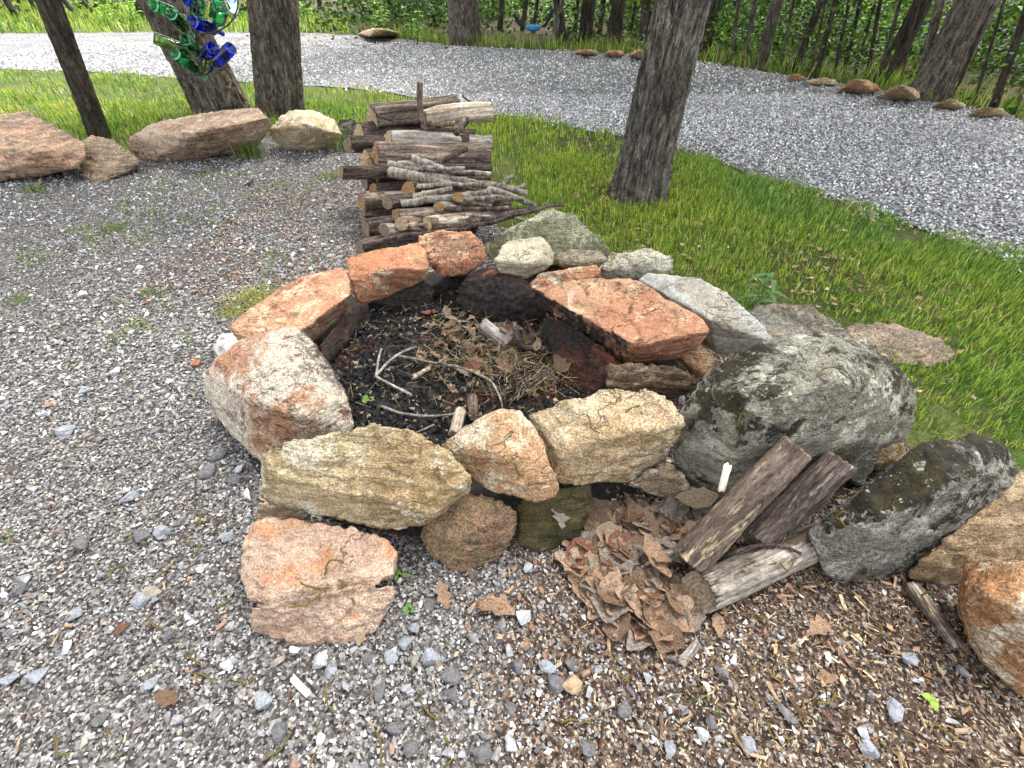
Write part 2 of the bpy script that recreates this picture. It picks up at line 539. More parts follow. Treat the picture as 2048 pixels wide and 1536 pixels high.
    d += (np.clip(fr * 1.6, 0, 1) - np.clip((fr - 0.86) * 7, 0, 1) - 0.45) * ledge * side * 1.3 * np.clip(.5 + 1.4 * fbm(q * 7, 2, seed + 71), 0, 1.3)
    co = co + no * d[:, None]
    if groove:
        g = np.array([tuple(at(*p) - org) for p in groove])
        dm = np.full(len(co), 9.0)
        wob = fbm(q * 30, 2, seed + 91) * .006
        for a_, b_ in zip(g[:-1, :2], g[1:, :2]):
            ab = b_ - a_
            t_ = np.clip(((co[:, :2] - a_) @ ab) / (ab @ ab), 0, 1)
            dm = np.minimum(dm, np.linalg.norm(co[:, :2] + wob[:, None] - a_ - t_[:, None] * ab, axis=1))
        co[:, 2] -= np.clip(1 - dm / .010, 0, 1) * .03 * (no[:, 2] > .2)
    me.vertices.foreach_set('co', co.ravel())
    me.polygons.foreach_set('use_smooth', np.ones(len(me.polygons), dtype=bool))
    me.materials.clear(); me.materials.append(mat)
    me.update()
    return tag(o, label, cat, group)

RING = 'stones of the fire pit ring'
tan, ptan, brn, olive = lin(196, 170, 124), lin(214, 200, 168), lin(138, 106, 68), lin(122, 116, 74)
orange, rust, cream, grey = lin(198, 126, 74), lin(160, 84, 50), lin(218, 206, 172), lin(150, 146, 136)

rock('cracked_stone', 'pink and orange flat stone split across by a crack, lying before the fire pit', 'stone', 'loose stones around the fire pit', [
    ([(512, 1046, .17), (548, 1038, .17), (700, 1054, .17), (772, 1085, .165), (785, 1105, .15), (782, 1150, .14), (740, 1165, .135), (640, 1190, .14), (545, 1203, .12), (502, 1196, .09), (488, 1110, .13), (490, 1150, .1)], 0.02),
    ([(504, 1216, .105), (560, 1194, .13), (650, 1183, .135), (720, 1176, .13), (790, 1172, .12), (782, 1200, .09), (748, 1262, .03), (690, 1288, .005), (590, 1288, .0), (512, 1262, .02), (500, 1230, .08)], -.01)],
    rock_mat('pink gneiss', lin(208, 176, 146), lin(192, 156, 128), lin(208, 146, 98), t2=.5, t3=.57, fol=.16, speck=.26, seed=1, fdir=(1.2, 0.2, 0.3)), .0065, .9, bed=(.05, -.5, 1), ledge=.005, ledge_t=.03, seed=1, groove=[(490, 1206, .11), (545, 1199, .13), (600, 1192, .135), (640, 1184, .135), (690, 1172, .135), (735, 1167, .135), (800, 1160, .13)])

rock('fire_pit_stone', 'long tan layered stone at the front of the fire pit, resting on smaller stones', 'stone', RING, [
    ([(532, 905, .33), (560, 893, .35), (640, 882, .37), (700, 868, .385), (742, 853, .395), (812, 857, .395), (880, 892, .37), (905, 930, .34), (940, 962, .31),
      (545, 945, .30), (660, 962, .29), (790, 1010, .25), (862, 1018, .24),
      (525, 985, .20), (548, 1006, .17), (650, 1031, .155), (765, 1056, .14), (850, 1046, .15), (860, 1022, .19), (936, 970, .26)], .13)],
    rock_mat('tan layered gneiss', lin(200, 176, 128), lin(172, 142, 92), lin(216, 204, 172), t2=.55, t3=.56, fol=.34, speck=.3, seed=2, fdir=(0.35, 0.12, 0.1)), .0085, .8, bed=(.1, -.35, 1), ledge=.008, ledge_t=.035, seed=2)

rock('fire_pit_stone', 'tan wedge shaped stone with a white worn patch at its tip, on the front rim', 'stone', RING, [
    ([(884, 905, .30), (905, 872, .35), (950, 842, .385), (1000, 818, .40), (1040, 822, .40), (1060, 850, .385), (1090, 918, .33), (1116, 965, .27), (1110, 990, .235), (1070, 1000, .225), (975, 975, .23), (905, 930, .26), (985, 905, .375)], .17)],
    rock_mat('tan orange gneiss', lin(208, 170, 122), lin(196, 150, 100), lin(216, 196, 160), fol=.12, speck=.32, seed=3, white=.66), .0085, .7, bed=(.3, -.4, 1), ledge=.003, seed=3)

rock('fire_pit_stone', 'broad tan slab with a stepped ledge on the front rim, beside the mossy grey boulder', 'stone', RING, [
    ([(1060, 826, .34), (1130, 805, .38), (1230, 782, .40), (1290, 778, .40), (1345, 803, .38), (1366, 850, .34), (1357, 880, .28), (1320, 905, .25), (1250, 950, .20), (1165, 970, .18), (1108, 960, .19), (1095, 915, .25), (1078, 870, .30), (1240, 868, .365), (1130, 900, .33)], .16)],
    rock_mat('tan ledge gneiss', lin(202, 168, 122), lin(208, 188, 146), lin(180, 150, 98), fol=.16, speck=.34, seed=4, white=.68), .0085, .85, bed=(.2, -.55, 1), ledge=.010, ledge_t=.07, seed=4)

rock('fire_pit_stone', 'thin tan slab wedged beneath the broad ledged slab', 'stone', RING, [
    ([(1190, 958, .15), (1250, 940, .18), (1345, 885, .23), (1340, 905, .20), (1330, 922, .17), (1260, 962, .12), (1205, 968, .12)], .09)],
    rock_mat('tan under slab', tan, brn, ptan, fol=.2, seed=5), .010, .6, seed=5)
rock('fire_pit_stone', 'small tan wedge stone on the ground between leaf heap and mossy grey boulder', 'stone', RING, [
    ([(1262, 968, .11), (1300, 940, .17), (1342, 924, .19), (1386, 972, .12), (1380, 1002, .05), (1320, 992, .05)], .01)],
    rock_mat('tan wedge', lin(176, 158, 122), lin(150, 130, 96), ptan, fol=.2, seed=6), .010, .6, seed=6)
rock('fire_pit_stone', 'rounded brown stone with olive underside, low in the front of the ring', 'stone', RING, [
    ([(870, 1005, .17), (930, 985, .20), (1000, 1000, .20), (1035, 1022, .17), (1030, 1055, .12), (1012, 1098, .06), (990, 1118, .03), (915, 1142, .005), (862, 1112, .03), (845, 1080, .08), (850, 1040, .13), (950, 1070, .14)], -.01)],
    rock_mat('brown gneiss', lin(160, 128, 88), lin(146, 110, 80), lin(138, 124, 76), fol=.14, speck=.36, seed=7, big=3.5), .009, .8, bed=(0, -.6, 1), ledge=.006, seed=7)
rock('fire_pit_stone', 'dark green mossy stone in the shade under the front rim', 'stone', RING, [
    ([(1036, 1010, .12), (1060, 985, .16), (1180, 965, .18), (1188, 1000, .12), (1170, 1045, .06), (1150, 1080, .02), (1090, 1106, .0), (1042, 1088, .03)], -.01)],
    rock_mat('mossy wet stone', lin(86, 78, 34), lin(62, 56, 26), lin(104, 92, 48), fol=.3, seed=8), .010, .7, seed=8)
rock('fire_pit_stone', 'small pinkish tan stone peeping out under the long front stone', 'stone', RING, [
    ([(504, 1026, .08), (530, 1000, .12), (600, 1008, .12), (620, 1035, .07), (590, 1048, .03), (520, 1047, .03)], -.01)],
    rock_mat('pink tan', lin(196, 160, 124), lin(170, 140, 108), ptan, seed=9), .010, .7, seed=9)

rock('fire_pit_stone', 'large rounded cream stone with rusty red stains on the pit rim beside open gravel', 'stone', RING, [
    ([(412, 775, .16), (418, 745, .22), (440, 718, .28), (480, 690, .32), (505, 672, .335), (598, 660, .34), (628, 690, .33), (640, 735, .32), (672, 765, .30), (692, 795, .27), (704, 850, .19), (690, 872, .16), (660, 882, .15), (612, 882, .16), (560, 905, .10), (520, 922, .06), (492, 890, .07), (455, 855, .08), (424, 815, .11), (560, 760, .36), (600, 830, .31), (500, 800, .31)], .0)],
    rock_mat('cream granite', lin(212, 198, 174), lin(186, 132, 92), lin(150, 96, 82), t2=.53, t3=.60, w=.05, fol=.08, speck=.36, soot=.9, soot_r=.62, seed=10, big=3.0), .0085, .7, bed=(.4, .2, 1), ledge=.002, seed=10)
rock('fire_pit_stone', 'long flat orange slab on the pit rim next to a tuft of yellow grass', 'stone', RING, [
    ([(462, 652, .28), (500, 620, .31), (600, 555, .33), (680, 536, .33), (698, 560, .32), (700, 590, .30), (690, 622, .23), (640, 662, .21), (626, 682, .20), (560, 690, .24), (495, 690, .22), (470, 668, .24), (630, 640, .29)], .13)],
    rock_mat('orange slab', lin(196, 144, 104), lin(182, 120, 84), lin(222, 190, 146), t3=.56, fol=.2, speck=.28, soot=.7, k=.80, seed=11, fdir=(0.2, 0.3, 0.5)), .009, .6, bed=(-.1, -.1, 1), ledge=.004, seed=11)
rock('fire_pit_stone', 'blocky orange stone with a pale front face at the back of the pit', 'stone', RING, [
    ([(697, 522, .31), (722, 508, .33), (770, 500, .34), (836, 488, .345), (850, 505, .34), (857, 540, .29), (850, 562, .23), (800, 578, .19), (745, 604, .15), (715, 604, .16), (704, 556, .27), (780, 540, .31)], .10)],
    rock_mat('orange block', lin(202, 142, 94), lin(190, 122, 76), lin(220, 196, 160), t3=.58, fol=.16, speck=.28, soot=.5, soot_r=.5, k=.80, seed=12), .010, .6, seed=12)
rock('fire_pit_stone', 'pitted pinkish orange stone standing at the back of the ring by the woodpile', 'stone', RING, [
    ([(838, 476, .36), (880, 464, .39), (940, 464, .39), (972, 494, .36), (970, 524, .31), (945, 542, .26), (915, 552, .23), (882, 550, .23), (862, 530, .27), (846, 500, .32)], .06)],
    rock_mat('pink orange pitted', lin(216, 164, 118), lin(204, 136, 88), lin(186, 110, 72), fol=.08, speck=.5, soot=.5, soot_r=.55, k=.80, seed=13), .009, 1.1, seed=13, facet_s=16)
rock('fire_pit_stone', 'pale cream chunky stone with one grey shaded face, at the back of the ring', 'stone', RING, [
    ([(990, 520, .37), (1010, 486, .41), (1085, 473, .42), (1108, 510, .37), (1105, 530, .33), (1048, 560, .25), (1000, 545, .29), (1050, 528, .36), (1095, 502, .39)], .18)],
    rock_mat('cream chunk', cream, lin(200, 184, 142), lin(184, 178, 150), fol=.08, speck=.25, seed=14), .009, .6, seed=14)
rock('fire_pit_stone', 'thin orange slab under the pale cream stone', 'stone', RING, [
    ([(1050, 582, .24), (1080, 548, .29), (1190, 530, .31), (1202, 548, .28), (1130, 585, .22), (1075, 606, .17), (1055, 604, .18)], .10)],
    rock_mat('orange under', lin(198, 142, 92), orange, ptan, soot=.5, soot_r=.6, k=.80, seed=15), .010, .6, seed=15)
rock('fire_pit_stone', 'big flat rust orange slab with pale streaks and a sooty inner face', 'stone', RING, [
    ([(1072, 582, .36), (1150, 563, .38), (1262, 559, .385), (1300, 588, .375), (1402, 640, .36), (1413, 660, .35), (1405, 682, .29), (1350, 715, .20), (1268, 724, .17), (1245, 722, .17), (1160, 665, .21), (1078, 604, .29), (1268, 690, .325), (1180, 640, .34)], .12)],
    rock_mat('rust slab', lin(192, 142, 100), lin(178, 120, 82), lin(210, 172, 130), t3=.60, fol=.2, speck=.25, vein=.9, soot=1.0, soot_r=.80, k=.80, seed=16, fdir=(0.1, 0.1, 0.7)), .0085, .55, bed=(.05, -.2, 1), ledge=.006, ledge_t=.03, seed=16)
rock('fire_pit_stone', 'smooth white grey slab leaning on the outside of the rust orange slab', 'stone', RING, [
    ([(1280, 562, .33), (1300, 547, .36), (1400, 560, .39), (1440, 580, .39), (1490, 620, .37), (1522, 652, .33), (1552, 690, .27), (1500, 702, .20), (1430, 706, .18), (1400, 650, .25), (1330, 605, .25), (1290, 590, .26), (1420, 640, .36)], .06)],
    rock_mat('white grey slab', lin(204, 202, 192), lin(184, 176, 156), lin(176, 152, 116), t3=.62, fol=.08, speck=.22, seed=17), .009, .5, seed=17, ledge=.002)
rock('fire_pit_stone', 'small tan angular stone jammed between rust slab and mossy grey boulder', 'stone', RING, [
    ([(1360, 715, .21), (1378, 690, .26), (1397, 685, .27), (1436, 716, .23), (1416, 760, .15), (1390, 748, .15)], .06)],
    rock_mat('tan angular', lin(192, 144, 98), lin(170, 124, 80), tan, seed=18), .010, .5, seed=18)
rock('fire_pit_stone', 'brown grey banded block in the ring wall under the rust orange slab', 'stone', RING, [
    ([(1212, 730, .25), (1270, 726, .27), (1345, 732, .28), (1400, 757, .25), (1397, 778, .20), (1345, 797, .14), (1270, 790, .14), (1216, 775, .17)], .06)],
    rock_mat('brown banded', lin(166, 138, 104), lin(128, 100, 76), lin(188, 164, 126), fol=.4, soot=.5, soot_r=.66, seed=19, fdir=(0.1, 0.1, 0.1)), .009, .6, seed=19)
rock('fire_pit_stone', 'scorched red brown boulder low at the back inside the pit', 'stone', RING, [
    ([(908, 600, .16), (930, 560, .25), (985, 540, .29), (1050, 560, .29), (1085, 600, .24), (1100, 640, .13), (1040, 650, .08), (950, 640, .08)], .0)],
    rock_mat('scorched red', lin(120, 62, 40), lin(72, 38, 30), lin(150, 84, 52), soot=1.0, soot_r=.8, seed=20), .011, 1.0, seed=20)
rock('fire_pit_stone', 'soot blackened stone lining the pit under the rust orange slab', 'stone', RING, [
    ([(1088, 628, .22), (1160, 660, .24), (1240, 720, .22), (1235, 790, .12), (1190, 805, .07), (1120, 770, .07), (1085, 690, .09)], .0)],
    rock_mat('sooty liner', lin(96, 50, 36), lin(44, 32, 28), lin(120, 64, 42), soot=1.0, soot_r=.9, seed=21), .011, 1.0, seed=21)
rock('fire_pit_stone', 'dark scorched stone inside the pit beneath the blocky orange stone', 'stone', RING, [
    ([(735, 598, .17), (760, 575, .21), (855, 560, .22), (868, 600, .12), (850, 622, .07), (760, 628, .07)], .0)],
    rock_mat('scorched liner', lin(92, 62, 46), lin(52, 40, 32), lin(120, 80, 56), soot=1.0, soot_r=.9, fol=.4, seed=22), .011, .8, seed=22)
rock('fire_pit_stone', 'reddish burnt stone inside the pit below the long orange slab', 'stone', RING, [
    ([(640, 690, .17), (690, 630, .20), (735, 600, .20), (740, 640, .10), (690, 690, .08), (650, 730, .10)], .0)],
    rock_mat('burnt liner', lin(126, 74, 50), lin(80, 50, 38), lin(150, 96, 66), soot=.9, soot_r=.9, seed=23), .011, .8, seed=23)
rock('fire_pit_stone', 'small bright white stone tucked outside the pit beside the orange slab', 'stone', RING, [
    ([(428, 690, .08), (445, 668, .11), (478, 668, .13), (486, 690, .12), (470, 715, .06), (438, 722, .03)], .0)],
    rock_mat('white quartz', lin(228, 226, 222), lin(208, 206, 200), lin(236, 234, 230), fol=.05, speck=.2, seed=24), .010, .6, seed=24)
rock('fire_pit_stone', 'mottled pale stone half buried behind the ring between mossy slab and cream rock', 'stone', RING, [
    ([(1108, 512, .30), (1140, 497, .33), (1200, 500, .33), (1218, 520, .30), (1200, 535, .25), (1120, 532, .25)], .05)],
    rock_mat('mottled pale', cream, lin(180, 164, 130), grey, lichen=.8, seed=25), .010, .9, seed=25)
rock('fire_pit_stone', 'rough cream white rock on the outer back edge of the ring by the grass', 'stone', RING, [
    ([(1194, 540, .26), (1225, 508, .32), (1300, 497, .34), (1345, 518, .31), (1340, 542, .25), (1300, 556, .20), (1215, 562, .18)], .0)],
    rock_mat('rough cream', cream, lin(206, 200, 178), lin(150, 140, 100), fol=.1, speck=.4, seed=26), .009, 1.1, seed=26)
rock('boulder', 'olive grey lichen covered slab boulder leaning behind the ring, in front of the woodpile', 'boulder', 'boulders edging the terrace', [
    ([(962, 500, .22), (1010, 462, .32), (1100, 420, .40), (1150, 434, .38), (1190, 470, .30), (1226, 505, .22), (1195, 530, .15), (1000, 530, .15)], .0)],
    rock_mat('olive lichen', lin(156, 154, 116), lin(128, 126, 88), lin(196, 194, 158), fol=.15, speck=.4, lichen=.6, seed=27), .011, .9, seed=27)

EDGE = 'boulders edging the terrace'
rock('boulder', 'large round grey boulder with moss and pale lichen patches beside the fire pit', 'boulder', EDGE, [
    ([(1352, 900, .20), (1366, 830, .30), (1420, 748, .40), (1520, 692, .46), (1600, 675, .48), (1680, 675, .48), (1732, 692, .46), (1790, 742, .40), (1822, 785, .32), (1822, 850, .22), (1806, 892, .12), (1700, 950, .03), (1600, 985, .0), (1430, 1005, .0), (1372, 960, .06), (1520, 800, .50), (1680, 770, .50), (1480, 900, .34), (1650, 880, .33)], -.02)],
    rock_mat('grey boulder', lin(140, 136, 120), lin(114, 110, 94), lin(168, 164, 144), t3=.57, fol=.10, speck=.3, lichen=.6, moss=.2, seed=28, k=.86), .0115, .7, bed=(.3, -.3, 1), ledge=.006, ledge_t=.11, seed=28, smooth_it=2)
rock('boulder', 'dark grey boulder with brown black moss on top, behind the three firewood logs', 'boulder', EDGE, [
    ([(1622, 1062, .16), (1720, 985, .29), (1840, 892, .36), (1962, 866, .37), (2010, 902, .34), (2046, 965, .25), (2040, 1000, .19), (1990, 1055, .10), (1830, 1135, .02), (1695, 1170, .0), (1655, 1148, .03), (1640, 1090, .10), (1760, 1050, .29), (1900, 960, .37)], -.02)],
    rock_mat('dark moss boulder', lin(122, 118, 108), lin(88, 84, 74), lin(156, 152, 138), fol=.12, speck=.4, lichen=.75, moss=.62, seed=29, k=.9), .0105, .7, bed=(.3, -.6, 1), ledge=.006, ledge_t=.1, seed=29, smooth_it=1)
rock('boulder', 'plain tan boulder low beside the dark mossy boulder at the picture edge', 'boulder', EDGE, [
    ([(1815, 1150, .05), (1860, 1105, .13), (1990, 1010, .24), (2060, 930, .30), (2220, 960, .30), (2240, 1100, .14), (2060, 1140, .03), (1960, 1165, .0), (1850, 1172, .0)], -.02)],
    rock_mat('plain tan', lin(178, 148, 104), lin(156, 128, 88), lin(192, 166, 122), fol=.1, speck=.3, seed=30), .011, .6, seed=30, smooth_it=3)
rock('boulder', 'orange tan boulder with a pale crusty top in the corner of the terrace', 'boulder', EDGE, [
    ([(1930, 1212, .17), (1962, 1180, .24), (2050, 1138, .30), (2200, 1130, .32), (2260, 1300, .20), (2200, 1440, .02), (2050, 1402, .01), (1988, 1345, .02), (1938, 1275, .06), (2040, 1220, .28)], -.02)],
    rock_mat('orange tan crust', lin(198, 148, 94), lin(176, 122, 70), lin(216, 200, 168), t3=.57, fol=.24, speck=.35, seed=31), .010, .9, seed=31)
rock('boulder', 'flat lichen speckled rock in the grass behind the round grey boulder', 'boulder', EDGE, [
    ([(1485, 640, .08), (1520, 606, .11), (1610, 608, .12), (1680, 645, .09), (1700, 690, .03), (1520, 700, .03)], -.03)],
    rock_mat('flat lichen', lin(150, 142, 126), lin(126, 116, 96), lin(176, 150, 126), lichen=1.0, speck=.45, seed=32), .013, 1.0, seed=32)
rock('boulder', 'flat rock outcrop sunk into the lawn beyond the round grey boulder', 'boulder', EDGE, [
    ([(1675, 668, .025), (1710, 646, .04), (1790, 646, .05), (1870, 672, .045), (1915, 704, .02), (1860, 735, .005), (1740, 720, .005)], -.04)],
    rock_mat('flat outcrop', lin(164, 140, 116), lin(130, 114, 96), lin(188, 160, 132), lichen=.7, speck=.45, seed=33), .013, 1.0, seed=33)
rock('boulder', 'small grey stone wedged at the foot of the round grey boulder near the logs', 'boulder', EDGE, [
    ([(1685, 950, .10), (1700, 905, .18), (1760, 890, .18), (1750, 935, .10), (1720, 975, .03)], -.01)],
    rock_mat('small grey', lin(140, 136, 124), lin(116, 112, 100), grey, seed=34), .011, .6, seed=34)
rock('boulder', 'small tan stone peeking between the round grey and dark mossy boulders', 'boulder', EDGE, [
    ([(1735, 930, .10), (1760, 895, .16), (1808, 885, .16), (1812, 915, .11), (1770, 945, .05)], -.01)],
    rock_mat('small tan', lin(190, 162, 112), lin(160, 130, 84), tan, seed=35), .011, .6, seed=35)
rock('boulder', 'big weathered tan and orange boulder at the end of the gravel terrace', 'boulder', EDGE, [
    ([(-120, 300, .24), (-60, 240, .40), (20, 226, .45), (55, 226, .45), (105, 250, .38), (165, 290, .27), (170, 312, .20), (140, 336, .13), (110, 340, .10), (60, 356, .02), (-60, 368, .0), (-140, 345, .06), (80, 300, .30), (30, 330, .18)], -.03)],
    rock_mat('weathered orange', lin(196, 158, 124), lin(162, 140, 116), lin(192, 118, 70), t3=.6, fol=.3, speck=.35, vein=.6, seed=36, k=.84, fdir=(0.6, 0.3, 0)), .015, 1.4, ledge=.014, ledge_t=.12, seed=36)
rock('boulder', 'low brown flat stone with white patches beside the big weathered orange boulder', 'boulder', EDGE, [
    ([(150, 290, .22), (185, 272, .26), (225, 280, .26), (250, 305, .18), (280, 322, .10), (272, 335, .06), (200, 366, .0), (170, 355, .02), (160, 320, .1)], -.03)],
    rock_mat('brown white patch', lin(164, 140, 110), lin(140, 118, 90), lin(186, 158, 126), white=.64, seed=37, k=.84), .014, .8, seed=37)
rock('boulder', 'long low pinkish tan boulder with white veins in front of the leaning trees', 'boulder', EDGE, [
    ([(262, 280, .20), (275, 268, .25), (320, 245, .32), (400, 230, .35), (480, 220, .40), (510, 220, .40), (534, 238, .35), (540, 258, .24), (505, 300, .05), (450, 308, .03), (360, 324, .0), (300, 325, .0), (265, 305, .08), (400, 265, .34)], -.03)],
    rock_mat('pinkish vein', lin(190, 160, 132), lin(172, 138, 110), lin(206, 190, 164), t3=.57, fol=.2, vein=1.0, seed=38, k=.84), .015, 1.2, bed=(.1, -.3, 1), ledge=.008, ledge_t=.1, seed=38)
rock('boulder', 'cream yellow boulder in front of the upright double trunk', 'boulder', EDGE, [
    ([(538, 260, .20), (560, 238, .30), (590, 222, .37), (622, 222, .37), (665, 238, .28), (685, 270, .15), (670, 290, .03), (620, 302, .0), (570, 298, .0), (545, 280, .08), (610, 250, .34)], -.03)],
    rock_mat('cream yellow', lin(212, 196, 150), lin(196, 168, 126), lin(226, 216, 190), fol=.12, seed=39, k=.84), .014, 1.1, seed=39)
rock('boulder', 'small shaded grey stone between the cream yellow boulder and the woodpile', 'boulder', EDGE, [
    ([(672, 262, .16), (680, 240, .24), (705, 236, .26), (722, 255, .2), (715, 285, .05), (680, 286, .03)], -.03)],
    rock_mat('shaded grey', lin(120, 116, 104), lin(96, 92, 80), grey, moss=.3, seed=40), .015, .8, seed=40)

DRV = 'boulders edging the driveway'
def edge_boulder(label, x0, x1, ytop, ybot, h, mat, seed, vox=.03):
    xm = (x0 + x1) / 2
    rock('boulder', label, 'boulder', DRV, [([(x0, ybot - 4, .05), (x0 + (x1 - x0) * .22, ytop + (ybot - ytop) * .25, h * .75), (xm - (x1 - x0) * .1, ytop, h), (xm + (x1 - x0) * .15, ytop + 1, h * .97), (x1 - (x1 - x0) * .1, ytop + (ybot - ytop) * .45, h * .55), (x1, ybot, .03), (xm, ybot + 2, .0), (x0 + 4, ybot, 0)], -.05)],
         mat, vox, 1.3, ledge=.01, ledge_t=.15, seed=seed, smooth_it=5)
m_e1 = rock_mat('edge orange', lin(214, 158, 108), lin(198, 136, 88), lin(224, 200, 158), seed=41, k=.84, vein=.4)
m_e2 = rock_mat('edge tan', lin(204, 176, 130), lin(186, 150, 104), lin(220, 204, 168), seed=42, k=.84)
edge_boulder('bright orange boulder on the driveway edge against the dark woods', 1675, 1762, 156, 182, .30, m_e1, 41)
edge_boulder('brown tan humped boulder on the driveway edge next to the bright orange one', 1760, 1842, 168, 196, .33, m_e2, 42)
edge_boulder('small orange rock on the driveway edge, first before the bright orange boulder', 1570, 1612, 147, 160, .14, m_e1, 43)
edge_boulder('low flat tan rock on the driveway edge touching the bright orange boulder', 1610, 1680, 154, 170, .13, m_e2, 44)
edge_boulder('pale tan rock half hidden in weeds on the driveway edge', 1866, 1935, 195, 216, .2, m_e2, 45)
edge_boulder('pale flat rock at the end of the driveway edging', 1936, 2025, 209, 233, .2, m_e2, 46)
edge_boulder('long low yellow tan rock across the driveway, far from the pit', 714, 806, 56, 70, .34, m_e2, 47, .05)
edge_boulder('thin orange rock on the far driveway edge beside slender trunks', 1145, 1200, 97, 106, .2, m_e1, 48, .04)
edge_boulder('orange rock on the far driveway edge close to the thick grey trunk', 1205, 1252, 98, 109, .22, m_e1, 49, .04)
edge_boulder('round orange rock on the far driveway edge nearly touching the thick grey trunk', 1255, 1300, 98, 113, .28, m_e1, 50, .04)

# ------------------------------------------------------------------ ash bed in the pit
def ash_bed():
    n_r, n_a = 60, 150
    vsx, fs = [], []
    for i in range(n_r):
        r = 1.02 * i / (n_r - 1)
        for k in range(n_a):
            a = 2 * math.pi * k / n_a
            vsx.append((PIT.x + r * math.cos(a) * 1.02, PIT.y + r * math.sin(a) * 0.92, 0))
    v = np.array(vsx)
    rr = np.hypot(v[:, 0] - PIT.x, v[:, 1] - PIT.y)
    v[:, 2] = 0.075 + fbm(v * 7, 4, 3) * 0.022 + fbm(v * 45, 3, 9) * 0.010 - np.clip(rr - 0.66, 0, 1) * 0.22
    for i in range(n_r - 1):
        for k in range(n_a):
            k2 = (k + 1) % n_a
            fs += [i * n_a + k, (i + 1) * n_a + k, (i + 1) * n_a + k2, i * n_a + k2]
    n = NT('ash and charcoal', 0.9, 0.25)
    o = n.obj()
    a = n.noise(o, 26, 6, 0.7, 0.4)
    b = n.noise(o, 120, 4, 0.7)
    c = n.noise(n.map(o, loc=(3, 1, 0)), 5, 5, 0.65)
    col = n.ramp(n.math('ADD', n.math('MULTIPLY', a, .5), n.math('MULTIPLY', b, .5)), [(0.3, (0.006, 0.006, 0.006, 1)), (0.55, (0.03, 0.028, 0.026, 1)), (0.72, (0.16, 0.15, 0.14, 1))])
    col = n.mix(n.rng(c, 0.52, 0.62), col, n.scale_col(lin(104, 66, 54), n.rng(b, .3, .7, .25, 1.2)))
    m = n.out(col, n.bump(n.math('ADD', a, b), 0.012, 0.9))
    return tag(link('ash_bed', mesh_np('ash_bed', v, fs, 4, [m], True)), 'black ash and charcoal bed covering the fire pit floor', 'ash bed', kind='stuff')
ash_bed()

# ------------------------------------------------------------------ wood: logs, sticks, trunks
def bark_mat(name, c1, c2, c3, stretch=(1, 1, 1), scale=30, patch=None, patch_t=0.55, bumpd=0.012, long_axis=2, fur=9):
    """bark that runs along the local Z axis"""
    n = NT(name, 0.9, 0.2)
    o = n.obj()
    fv = n.map(o, scale=(1, 1, 1.0 / fur))
    a = n.noise(fv, scale, 5, 0.74, 0.4)
    b = n.noise(n.map(o, scale=(1, 1, .4)), scale * 3.5, 3, 0.75)
    col = n.ramp(n.math('ADD', n.math('MULTIPLY', a, .62), n.math('MULTIPLY', b, .38)), [(0.39, c1), (0.5, c2), (0.61, c3)])
    h = n.math('ADD', a, n.math('MULTIPLY', b, .35))
    if patch is not None:
        pm = n.rng(n.noise(n.map(o, scale=(1, 1, .22), loc=(5, 2, 1)), 18, 7, 0.78, 0.4), patch_t - .03, patch_t + 0.01)
        pc = n.scale_col(patch, n.rng(n.noise(n.map(o, scale=(1, 1, .06)), 60, 4, .7), .3, .7, .55, 1.3))
        col = n.mix(pm, col, pc)
        h = n.math('SUBTRACT', h, n.math('MULTIPLY', pm, .5))
    c = n.noise(n.map(o, loc=(1, 1, 1)), 4, 4, .6)
    col = n.scale_col(col, n.rng(c, .3, .7, .75, 1.25))
    return n.out(col, n.bump(h, bumpd, 0.85))
def end_mat(name, c1, c2):
    n = NT(name, 0.9, 0.2)
    o = n.obj()
    wv = n.new('ShaderNodeTexWave', wave_type='RINGS', rings_direction='Z')
    n.put(wv.inputs[0], o)
    wv.inputs['Scale'].default_value = 26; wv.inputs['Distortion'].default_value = 2.5; wv.inputs['Detail'].default_value = 3
    g = n.noise(o, 60, 5, .7)
    col = n.mix(n.math('MULTIPLY', wv.outputs['Fac'], .55), c1, c2)
    col = n.scale_col(col, n.rng(g, .3, .7, .6, 1.3))
    return n.out(col, n.bump(n.math('ADD', g, n.math('MULTIPLY', wv.outputs['Fac'], .4)), .003, .8))

M['bark_dark'] = bark_mat('dark bark', lin(30, 24, 20), lin(66, 56, 50), lin(112, 100, 92))
M['bark_grey'] = bark_mat('grey weathered bark', lin(66, 60, 56), lin(128, 122, 114), lin(176, 170, 160))
M['bark_red'] = bark_mat('brown split wood', lin(36, 30, 27), lin(86, 74, 65), lin(148, 134, 120), fur=16)
M['bark_pale'] = bark_mat('pale peeled wood', lin(88, 74, 60), lin(158, 144, 126), lin(206, 196, 180), fur=18)
M['stick'] = bark_mat('smooth stick bark', lin(62, 56, 50), lin(116, 109, 98), lin(160, 153, 140), fur=4, bumpd=.002)
M['birch'] = bark_mat('flaky bark log', lin(54, 42, 34), lin(110, 92, 76), lin(150, 134, 116), patch=lin(206, 192, 168), patch_t=.53)
M['end_tan'] = end_mat('cut end tan', lin(150, 120, 84), lin(112, 82, 52))
M['end_grey'] = end_mat('cut end grey', lin(132, 116, 96), lin(84, 70, 56))
M['end_pale'] = end_mat('cut end pale', lin(176, 156, 124), lin(132, 110, 82))

